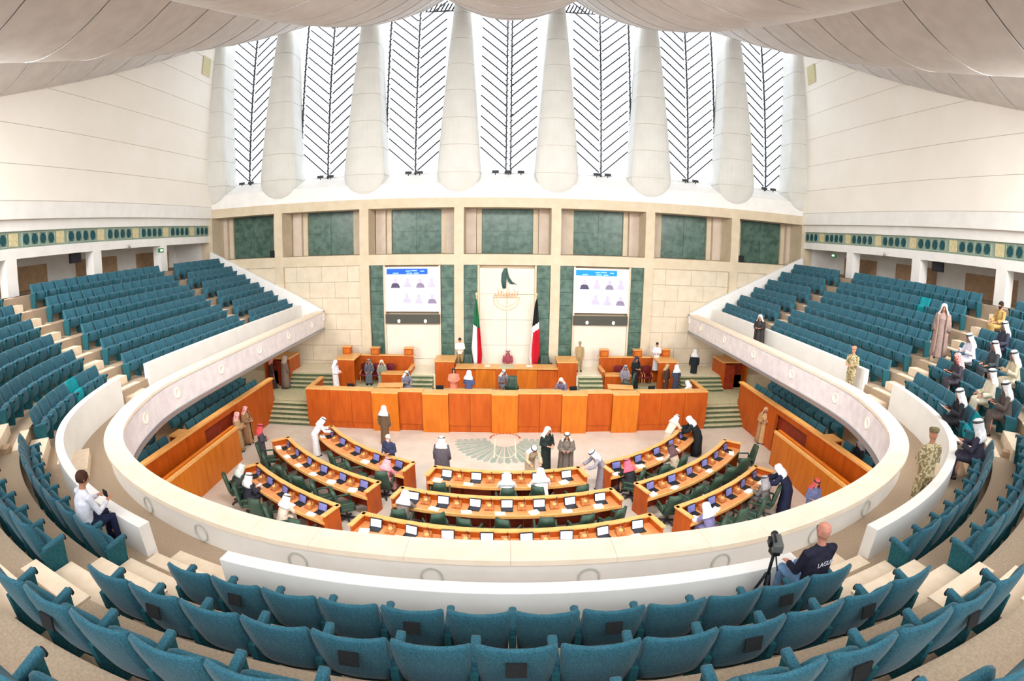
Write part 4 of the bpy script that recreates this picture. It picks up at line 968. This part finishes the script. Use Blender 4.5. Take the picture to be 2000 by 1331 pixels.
def shoe_mesh(pose, s):
    J = joints(pose); m = MB()
    A = J['A', s]; m.tube([A+V((0, -.075, -.045)), A+V((0, -.03, -.04)), A+V((0, .08, -.052)), A+V((0, .185, -.068)), A+V((0, .2, -.072))], [(.03, .03), (.044, .048), (.048, .038), (.038, .022), (.02, .012)], 10)
    return m.mesh('shoe', [SHOE], True)
HEAD = {}
def head_meshes():
    # built round the head centre, upright, face to +y
    rings = []; lv = [(.136, .02, .02), (.128, .06, .07), (.10, .09, .108), (.05, .106, .124), (0, .112, .128), (-.06, .125, .13), (-.12, .15, .135), (-.18, .19, .145), (-.24, .225, .15), (-.30, .235, .15)]
    for z, rx, ry in lv:
        g = .0 if z > .06 else min(.85, .45+(.06-z)*3)
        rings.append([(rx*sin(t)*(1+.05*sin(7*t)*(z < -.05)), -.005-(.02 if z < -.1 else 0)-ry*cos(t), z) for t in [(-pi+g)+(2*pi-2*g)*i/24 for i in range(25)]])
    o = ob('tmp', MB().ring_loft(rings, closed=False).mesh('tmp', [PAPER], True)); sd = o.modifiers.new('s', 'SOLIDIFY'); sd.thickness = .008
    HEAD['ghutra'] = bpy.data.meshes.new_from_object(o.evaluated_get(bpy.context.evaluated_depsgraph_get())); HEAD['ghutra'].name = 'headscarf'; bpy.data.objects.remove(o, do_unlink=True)
    m = MB()
    for z in (.075, .095):
        pts = [(.109*cos(t)*(1-.12*(z > .08)), -.003+.125*sin(t)*(1-.12*(z > .08)), z) for t in [i*2*pi/24 for i in range(25)]]; m.tube(pts, .011, 6, ref=(0, 0, 1))
    HEAD['agal'] = m.mesh('head_cord', [BLK], True)
    m = MB(); m.ring_loft([[(rx*cos(t), -.012+ry*sin(t), z+(.03 if False else 0)+.035*max(0, sin(t))*(z < .03)) for t in [i*2*pi/20 for i in range(20)]] for z, rx, ry in ((-.05, .074, .088), (-.01, .082, .102), (.04, .085, .106), (.09, .07, .088), (.12, .035, .045), (.124, .005, .006))]); HEAD['hair'] = m.mesh('hair', [HAIR], True)
    m = MB(); m.ring_loft([[(rx*cos(t), -.01+ry*sin(t), z) for t in [i*2*pi/20 for i in range(20)]] for z, rx, ry in ((.045, .086, .106), (.06, .088, .108), (.1, .095, .115), (.125, .08, .1), (.132, .02, .03))]); HEAD['cap'] = m.mesh('cap', [CAMO], True)
    m = MB(); m.ring_loft([[(rx*cos(t), -.02+ry*sin(t)+(z < -.05)*-.02, z+.04*max(0, sin(t))*(z < .03)) for t in [i*2*pi/20 for i in range(20)]] for z, rx, ry in ((-.26, .09, .05), (-.15, .1, .08), (-.05, .088, .1), (.04, .088, .108), (.09, .07, .09), (.125, .01, .01))]); HEAD['longhair'] = m.mesh('long_hair', [HAIR], True)
    m = MB(); m.ring_loft([[(rx*cos(t), .022+ry*sin(t), z) for t in [pi*i/12 for i in range(13)]] for z, rx, ry in ((-.03, .068, .07), (-.06, .066, .082), (-.1, .048, .075), (-.135, .02, .05))], closed=False); HEAD['beard'] = m.mesh('beard', [HAIR], True)
head_meshes()
MCACHE = {}
def getm(kind, pose):
    if (kind, pose) not in MCACHE: MCACHE[kind, pose] = {'body': body_mesh, 'robe': robe_mesh, 'cloak': cloak_mesh, 'shirt': shirt_mesh, 'trousers': trousers_mesh, 'shoel': lambda p: shoe_mesh(p, -1), 'shoer': lambda p: shoe_mesh(p, 1)}[kind](pose)
    return MCACHE[kind, pose]
def setmat(o, m):
    for s_ in o.material_slots: s_.link = 'OBJECT'; s_.material = m
    return o
CM = {}
def cloth(c):
    if c == 'camo': return CAMO
    if c not in CM: CM[c] = mat('cloth_%d_%d_%d' % c, c, .9, tuple(min(255, int(v*1.08)+6) for v in c), 14, .1)
    return CM[c]
CHECK = mat('red_check_scarf', (206, 92, 92), .9, (240, 216, 214), 60, .1, kind='cell')
WH = (216, 216, 219)
PEOPLE = []
def person(u, v, floor, pose, hdg, label, top=WH, cloakc=None, scarf=WH, trousers=None, agal=True, hat=None, hairc=None, size=1.0, group=None, beard=False, pos=None, prop=None, skin=None, foot=None):
    """u, v: where the top of the head stands in the photograph; floor: height of what the feet stand on"""
    J = joints(pose); top_h = (J['H'].z+.125)*size
    hd = radians(-hdg)   # heading: 0 = towards the dais (+y), 90 = towards +x
    if foot: pos = at(foot[0], foot[1], floor)
    if pos is None:
        p = at(u, v, floor+top_h); oy = J['H'].y*size
        p = V((p.x+sin(hd)*oy, p.y-cos(hd)*oy, floor))
    else: p = V(pos)
    e = empty('person', label, 'person', p, hd, group); e.scale = (size,)*3
    b = ob('body', getm('body', pose), e)
    if skin: b.material_slots[0].link = 'OBJECT'; b.material_slots[0].material = skin
    if trousers:
        setmat(ob('trousers', getm('trousers', pose), e), cloth(trousers)); sh = setmat(ob('shirt', getm('shirt', pose), e), cloth(top))
    else: setmat(ob('robe', getm('robe', pose), e), cloth(top))
    if cloakc: setmat(ob('cloak', getm('cloak', pose), e), cloth(cloakc))
    ob('shoe', getm('shoel', pose), e); ob('shoe', getm('shoer', pose), e)
    a = -atan2(J['hu'].y, J['hu'].z)
    def hd_(name, me, par=e):
        o = ob(name, me, par); 
        if par is e: o.location = J['H']; o.rotation_euler = (a, 0, 0)
        return o
    if scarf is not None and hat is None:
        g = setmat(hd_('headscarf', HEAD['ghutra']), CHECK if scarf == 'check' else cloth(scarf))
        if agal: ob('head_cord', HEAD['agal'], g)
    elif hat == 'hair': h = hd_('hair', HEAD['hair']); setmat(h, cloth(hairc)) if hairc else None
    elif hat == 'longhair': hd_('hair', HEAD['longhair'])
    elif hat == 'cap': setmat(hd_('cap', HEAD['cap']), cloth(hairc) if hairc else CAMO)
    if beard: setmat(hd_('beard', HEAD['beard']), cloth(beard if isinstance(beard, tuple) else (50, 40, 34)))
    PEOPLE.append(e); return e
def held(name, label, cat, me_mb, mt, e, local, rz=0, rx=0):
    """a thing held by a person: its own top-level object"""
    M = Matrix.Translation(e.location)@Matrix.Rotation(e.rotation_euler.z, 4, 'Z')@Matrix.Scale(e.scale.x, 4)
    o = me_mb.build(name, mt); o.location = M@V(local); o.rotation_euler = (rx, 0, e.rotation_euler.z+rz); return tag(o, label, cat)
A_ = 1.05; G_ = .9
F0, FP, FU, FR = ZF*A_, D1*A_, D2*A_, -7.1*A_
GC = ZCOR*G_
def GR(i): return (FL0+i*RISE)*G_
GREY, DGREY, NAVY, BROWN, TAN, BLACKC = (120, 116, 116), (74, 72, 78), (44, 50, 74), (112, 84, 60), (172, 140, 104), (34, 36, 38)
# --- on the chamber floor
person(461, 803, F0, 'front', 70, 'man in pale brown cloak by the left ramp wall, nearer of the two', (200, 170, 130), TAN, 'check', agal=False, foot=(471, 881))
person(479, 781, F0, 'front', 100, 'man in darker brown cloak by the left ramp wall, farther of the two', (150, 116, 84), (138, 104, 76), 'check', agal=False, foot=(487, 867))
person(508, 829, F0, 'front', 60, 'man with red headscarf in grey robe at the far end of the left second desk', DGREY, None, (196, 74, 78))
person(630, 816, F0, 'lean', 60, 'man in white robe and white headscarf bending over the left first desk', WH)
person(749, 793, F0, 'stand', 10, 'man with long white headscarf and brown robe before the counter', (96, 76, 58), None, WH, agal=False)
person(757, 849, F0, 'front', 200, 'bareheaded white bearded man in navy robe behind the left first desk', (50, 54, 78), None, None, hat='hair', hairc=(200, 196, 190), beard=(215, 212, 208), size=1.03)
person(862, 853, F0, 'stand', 5, 'man in dark grey robe standing alone left of the floor mosaic', (84, 78, 84), (84, 78, 84), (206, 204, 204), size=1.0)
person(1043, 872, F0, 'lean', 165, 'man with white headscarf and beige robe leaning on the centre first desk', (176, 160, 134))
person(1070, 835, F0, 'front', 150, 'tall man in black green robe and white headscarf by the mosaic', (38, 46, 44), None, (236, 226, 210), agal=False, size=1.06)
person(1108, 846, F0, 'front', 190, 'man in grey brown cloak standing right of the mosaic', (106, 96, 88), (106, 96, 88), (214, 204, 190), size=1.02)
person(1158, 880, F0, 'lean', -105, 'man in grey robe bending at the right end of the centre first desk', (138, 134, 144), None, (198, 196, 204))
person(1322, 811, F0, 'lean', 60, 'man with white headscarf leaning over the far end of the right first desk', (206, 196, 176))
person(1347, 814, F0, 'lean', -70, 'man in black cloak and white headscarf at the far end of the right first desk', BLACKC, BLACKC, WH, agal=False, size=1.05)
person(1497, 796, F0, 'front', -150, 'man in light brown cloak standing by the right wooden wall', (190, 154, 112), (168, 128, 92), (196, 156, 124), agal=False, size=1.0)
person(1522, 908, F0, 'lean', -60, 'man in dark navy cloak and white headscarf bending at the right third desk', NAVY, (36, 40, 62), WH, agal=False, size=1.08)
person(1597, 937, F0, 'front', -170, 'man in blue grey robe and red headscarf by the right ramp wall', (96, 100, 134), None, (190, 80, 84))
# seated members
def seated(sec, row, k, label, pose='sitdesk', chair=True, **kw):
    p, a = SEATPOS[sec, row, k]; q = V(p)*A_; hd = math.degrees(-a)
    sz = kw.pop('size', 1.06); off_ = kw.pop('off', .14)
    person(0, 0, F0, pose, hd, label, pos=(q.x-sin(a)*off_*-1, q.y+cos(a)*off_, F0), size=sz, **kw)
    if chair and (sec, row, k) in SKIPCH or (row == 3 and sec == 'centre'):
        global U
        U = A_; green_chair(Vector(p), a, 'dark green swivel chair under the '+label.split(' at ')[0]); U = 1
seated('left', 1, 4, 'man in pink headscarf seated at the right end of the left first desk', top=(196, 130, 140), scarf=(218, 150, 156))
seated('centre', 1, 1+1, 'man in white robe seated second from the left at the centre first desk', top=(232, 232, 238), agal=False)
seated('centre', 1, 4-1, 'stout man in white robe seated near the right end of the centre first desk', top=(236, 238, 238), size=1.14, agal=False)
seated('centre', 2, 0, 'man in grey robe seated at the left end of the centre second desk', top=(124, 112, 106), agal=False)
seated('left', 3, 0, 'man in dark green grey cloak seated at the far end of the left third desk', top=(72, 78, 72), cloakc=(60, 66, 62), scarf=(196, 200, 196), agal=False)
seated('left', 3, 1, 'man in dark suit seated second along the left third desk', top=(52, 50, 60), scarf=(206, 206, 208), pose='sitread')
seated('left', 3, 3, 'man in pale robe seated low by the near end of the left third desk', top=(214, 196, 178), size=1.0)
seated('right', 1, 0, 'man in red headscarf seated at the near end of the right first desk', top=(44, 46, 48), scarf=(210, 96, 116))
seated('right', 1, 2, 'man in beige robe seated at the middle of the right first desk', top=(190, 172, 150), scarf=(96, 70, 74))
seated('right', 3, 0, 'man in purple grey robe seated at the near end of the right third desk', top=(118, 112, 150), agal=False)
seated('right', 3, 3, 'man in grey robe seated towards the far end of the right third desk', top=(112, 106, 104), scarf=(150, 146, 150), pose='sitread')
# --- dais
person(655, 704, FP, 'front', 100, 'man in white robe and long white headscarf beside the left minister box', (222, 216, 220), agal=False)
person(720, 702, FP, 'sit', 170, 'man in dark grey robe seated in the left box, nearer the doorway side', (84, 86, 92), None, (150, 140, 140))
person(745, 704, FP, 'sit', 170, 'man in grey green robe seated in the left box, on the right', (120, 124, 112), None, (214, 198, 176), agal=False)
person(794, 725, FP, 'sitread', 150, 'man in grey robe seated behind the counter right of the left box', (112, 112, 126), None, (226, 224, 228))
person(886, 719, FP, 'front', 170, 'woman with long dark hair in coral dress behind the counter', (226, 134, 112), None, None, hat='longhair', size=.97)
person(916, 724, FP, 'front', 20, 'man in navy robe and white headscarf behind the counter', (72, 82, 116), None, WH, agal=False)
person(898, 660, FU, 'front', 180, 'man in white shirt and khaki trousers standing left of the flags', (232, 230, 222), None, None, trousers=(150, 128, 90), hat='hair', size=.98)
person(992, 684, FR, 'sit', 180, 'man in pink headscarf and dark robe seated on the rostrum', (150, 72, 84), None, (232, 180, 184))
person(984, 723, FP, 'sitread', 160, 'man in grey robe and white headscarf seated at the middle of the counter', (116, 112, 118), None, (222, 214, 214))
person(1096, 739, FP, 'sitdesk', 200, 'man in grey and pink headscarf leaning low behind the counter', (112, 104, 124), None, (232, 206, 200), agal=False)
person(1133, 668, FU, 'stand', 180, 'soldier in khaki uniform standing right of the flags', (160, 138, 100), None, None, trousers=(150, 130, 94), hat='cap', hairc=(150, 136, 110), size=.93)
person(1222, 714, FP, 'sit', 190, 'man in grey headscarf seated in the right box', (130, 124, 132), None, (170, 164, 176))
person(1244, 697, FP, 'front', 160, 'man in black robe standing inside the right box', BLACKC, None, (70, 66, 80), size=1.0)
person(1284, 669, FU, 'front', 200, 'man in pale grey robe standing behind the right box', (206, 204, 206), None, None, hat='hair', size=.93)
person(1304, 712, FP, 'stand', 150, 'slim man in dark brown robe beside the right box', (74, 50, 42), None, (180, 150, 110), agal=False, size=.92)
person(1322, 713, FP, 'front', -10, 'man with long white headscarf and dark robe right of the right box', (62, 66, 82), None, WH, agal=False, size=.95)
person(1343, 744, FP, 'sitdesk', -40, 'man in white headscarf bent over the right end of the counter', (226, 222, 222), agal=False, size=.9)
person(1358, 683, FP+.3, 'walk', 10, 'man in white headscarf and black robe on the right upper steps', (36, 42, 46), None, WH, agal=False)
person(530, 697, FP, 'walk', 60, 'man in dark robe walking out of the left doorway', (66, 50, 52), None, (190, 120, 110))
person(556, 695, FP, 'walk', 40, 'man in grey brown cloak by the left doorway', (116, 100, 92), (116, 100, 92), (172, 158, 148), agal=False, size=1.02)
# --- lower right stand
for k, (uu, vv) in enumerate(((1652, 830), (1690, 858))):
    person(0, 0, 0, 'sitread', -90, 'man in dark suit seated in the right lower stand, %s' % ('farther one' if k == 0 else 'nearer one'), (30, 30, 34), None, (44, 44, 48) if k else (120, 120, 126), agal=False, pos=(XC*A_+12.15*A_-.08, (12.9-k*1.25)*A_, -7.3*A_))
# --- gallery
camo1 = person(1826, 836, GC, 'front', 10, 'soldier in camouflage standing in the corridor behind the curved right parapet', 'camo', None, None, trousers='camo', hat='cap', hairc=(120, 110, 84))
person(1664, 676, GC, 'front', 250, pos=(11.3, 13.3, GC), label='soldier in camouflage standing before the right straight parapet', top='camo', cloakc=None, scarf=None, trousers='camo', hat='cap', hairc=(176, 130, 112), size=.93)
person(1483, 617, GC, 'front', 230, pos=(11.3, 20.1, GC), label='man in black cloak and white headscarf before the far part of the right parapet', top=(60, 58, 58), cloakc=(54, 50, 50), scarf=(214, 214, 212), agal=False, size=.9)
person(1846, 605, GR(2)+.2, 'stand', 230, 'man in grey mauve cloak standing on the steps among the right seats', (150, 128, 122), (146, 124, 116), (228, 228, 228), agal=False, foot=(1830, 700))
def on_seat(block_side, kind, row, j, **kw): pass
def sit_at(u, v, row, label, pose='sit', hdg=None, **kw):
    """seat the figure on the seat of that row whose sitter's head would project nearest to (u, v)"""
    best = None
    for (d, p, nn, z, lab, grp, vent, end, br) in SEATS:
        if abs(z-(FL0+row*RISE)) > .01: continue
        q = V((p.x-nn.x*.25, p.y-nn.y*.25, z+1.3/G_)); a, b = proj(q); e_ = hypot(a-u, b-v)
        if best is None or e_ < best[0]: best = (e_, p, nn, z)
    _, p, nn, z = best; hd = math.degrees(atan2(-nn.x, -nn.y)) if hdg is None else hdg
    return person(0, 0, 0, pose, hd, label, pos=((p.x-nn.x*.26)*G_, (p.y-nn.y*.26)*G_, z*G_-.03), **kw)
e = sit_at(135, 940, 0, 'man in white shirt and navy trousers seated in the front row, left curve', 'sitread', top=(214, 214, 224), trousers=(34, 40, 66), scarf=None, hat='hair', hairc=(74, 50, 42), size=.98)
held('tablet', 'small phone held by the seated man in white shirt', 'phone', MB().box(-.06, .06, -.01, .01, -.05, .05), BLK, e, (0, .48, .84))
e = sit_at(1580, 1033, 0, 'bald man in dark shirt and jeans seated in the front row behind a video camera', 'sit', top=(38, 38, 52), trousers=(108, 140, 178), scarf=None, skin=mat('pink_skin', (206, 138, 118), .5, (214, 150, 128), 6))
bald = e
t = bpy.data.curves.new('shirt_lettering', 'FONT'); t.body = 'LAGUP'; t.size = .078; t.extrude = .002; t.align_x = 'CENTER'
J = joints('sit'); t.materials.append(mat('lettering_white', (220, 214, 224), .8)); to = bpy.data.objects.new('tmpt', t); COL.objects.link(to); me = bpy.data.meshes.new_from_object(to.evaluated_get(bpy.context.evaluated_depsgraph_get())); bpy.data.objects.remove(to, do_unlink=True); to = ob('shirt_lettering', me, e); to['kind'] = 'stuff'
to.location = (-.03, -.137, .9); to.rotation_euler = (radians(84), 0, radians(4))
# video camera on a tripod
tp = at(1517, 1062, GR(0)+1.02); c = empty('video_camera', 'small grey video camera on top of the black tripod', 'camera', tp, radians(-20))
MB().box(-.06, .06, -.13, .13, -.05, .05).build('camera_body', mat('camera_grey', (96, 98, 96), .4), c, bevel=.015, smooth=True); MB().tube([(0, .12, 0), (0, .2, 0)], [.042, .046], 12).build('lens', BLK, c, smooth=True)
MB().tube([(-.04, -.1, .09), (-.04, .1, .09)], .015, 8).build('top_handle', BLK, c, smooth=True); MB().box(-.1, -.06, -.06, .06, -.02, .05).build('viewfinder_screen', BLK, c)
tr = empty('tripod', 'black tripod under the video camera before the bald man', 'tripod', (tp.x, tp.y, GR(0)))
h = tp.z-.05-GR(0)
MB().tube([(0, 0, h*.45), (0, 0, h-.05)], .02, 8).build('centre_column', BLK, tr, smooth=True); MB().box(-.05, .05, -.06, .06, h-.09, h).build('pan_head', BLK, tr, bevel=.01)
MB().tube([(0, -.03, h-.06), (-.05, -.22, h-.16)], .01, 6).build('pan_handle', BLK, tr, smooth=True)
for k in range(3):
    a = k*2*pi/3+.3; MB().tube([(.02*cos(a), .02*sin(a), h*.62), (.2*cos(a), .2*sin(a), 0)], [.02, .012], 8).build('leg', BLK, tr, smooth=True)
# visitors on the right
S_ = sit_at
S_(1955, 567, 4, 'bearded man in khaki robe seated high by the right steps', 'sit', top=(176, 146, 92), scarf=None, hat='hair', beard=True)
S_(1918, 640, 2, 'man in white robe seated by the steps in the right corner block, third row', 'sitread', top=(214, 214, 226))
S_(1962, 620, 3, 'man with bluish white headscarf seated in the right corner block, fourth row', 'sit', top=(60, 62, 76), scarf=(214, 226, 232))
S_(1888, 660, 1, 'man in red check headscarf seated by the steps in the right corner block, second row', 'sitread', top=(70, 66, 74), scarf='check', agal=False)
S_(1965, 650, 2, 'man in dark grey robe and white headscarf seated alone in the right corner block', 'sit', top=(70, 76, 80), scarf=(230, 226, 232))
S_(1942, 735, 1, 'man in pale cream robe seated in the second row of the right corner block', 'sit', top=(214, 206, 186))
S_(1985, 722, 2, 'man in cream robe seated near the edge in the right corner block', 'sitread', top=(206, 196, 170))
S_(1970, 757, 1, 'man in white robe and dark cloak seated near the edge, second row', 'sitread', top=(92, 84, 80), scarf=WH)
S_(1880, 770, 0, 'man in black robe reading papers in the front row, right corner block, farther one', 'sitread', top=(46, 46, 50))
S_(1905, 805, 0, 'man in black robe reading papers in the front row, right corner block, nearer one', 'sitread', top=(58, 56, 70))
for pe, lb in ((PEOPLE[-2], 'white sheets held by the farther reading man in black'), (PEOPLE[-1], 'white sheets held by the nearer reading man in black')):
    held('paper_sheets', lb, 'papers', MB().box(-.12, .12, -.15, .15, -.004, .004), PAPER, pe, (0, .5, .8), 0, .5)
held('document', 'paper held by the robed man right of the mosaic', 'papers', MB().box(-.1, .1, -.13, .13, -.004, .004), PAPER, PEOPLE[9], (0, .3, 1.16), 0, .4)
for (u_, v_, z_, l_) in ((14, 884, GR(1), 'small brown box on the floor at the left gallery steps'), (1967, 893, GR(1), 'small brown box on the floor at the right gallery steps')):
    q = at(u_, v_, z_); e = empty('floor_box', l_, 'box', q, .6); MB().box(-.1, .1, -.14, .14, 0, .1).build('case', BROWNP, e, bevel=.01); MB().box(-.105, .105, -.145, .145, .1, .12).build('lid', BROWNP, e)
# chairs on the dais
U = A_
for (x, y, z, r, l) in ((.25, 21.95, D1, 2.9, 'middle of the counter'), (2.1, 24.85, -7.1, 3.3, 'right part of the rostrum'), (-2.0, 24.85, -7.1, 3.0, 'left part of the rostrum'), (5.9, 22.9, D1, 1.2, 'front of the right box')):
    green_chair((x, y, z), r, 'dark green swivel chair at the '+l, None)
RC = mat('dark_red_leather', (106, 26, 34), .5)
def red_chair(x, y, r, label):
    e = empty('box_chair', label, 'chair', (x, y, D1), r, 'red chairs in the minister boxes')
    MB().box(-.24, .24, -.22, .24, .4, .5).build('seat', RC, e, bevel=.03, smooth=True); MB().box(-.23, .23, -.3, -.22, .5, 1.0).build('backrest', RC, e, bevel=.03, smooth=True)
    for a in (-.21, .21):
        MB().tube([(a, -.26, 0), (a, -.28, 1.02)], .02, 8).build('leg', WOODT, e, smooth=True); MB().tube([(a, .2, 0), (a, .2, .62), (a, -.24, .66)], .02, 8).build('leg', WOODT, e, smooth=True)
for k, (x, y) in enumerate(((-8.0+.65, 24.6), (-6.7, 24.6), (-6.0, 24.6))): red_chair(x, y, pi, 'dark red chair in the left box, %s' % ORD[k])
for k, (x, y) in enumerate(((5.9, 24.6), (6.9, 24.6), (7.45, 24.6))): red_chair(x, y, pi, 'dark red chair in the right box, %s' % ORD[k])
# small things on the dais
for k, (x, y, z, w_) in enumerate(((-4.2, 20.9, -6.73, .3), (4.1, 20.95, -6.73, .3), (-8.2, 20.95, -6.73, .25), (1.2, 24.3, -6.37, .3), (-.9, 24.3, -6.37, .25))):
    t = MB().box(-w_/2, w_/2, -.1, .1, 0, .03).build('papers', PAPER, None, loc=(x, y, z)); tag(t, 'white papers lying on the %s' % ['counter left of the rostrum', 'counter right of the rostrum', 'left end of the counter', 'rostrum right of the seated man', 'rostrum left of the seated man'][k], 'papers')
for k, x in enumerate((-7.0, -2.9, 3.0, 6.6)):
    e = empty('desk_monitor', 'small dark monitor on the counter, %s from the left' % ORD[k], 'monitor', (x, 21.0, -6.73), .1)
    MB().box(-.1, .1, -.06, .06, 0, .02).build('foot', BLK, e); MB().box(-.02, .02, -.015, .015, .02, .12).build('neck', BLK, e); MB().box(-.17, .17, -.015, .015, .1, .32).build('panel', BLK, e, bevel=.005)
U = 1
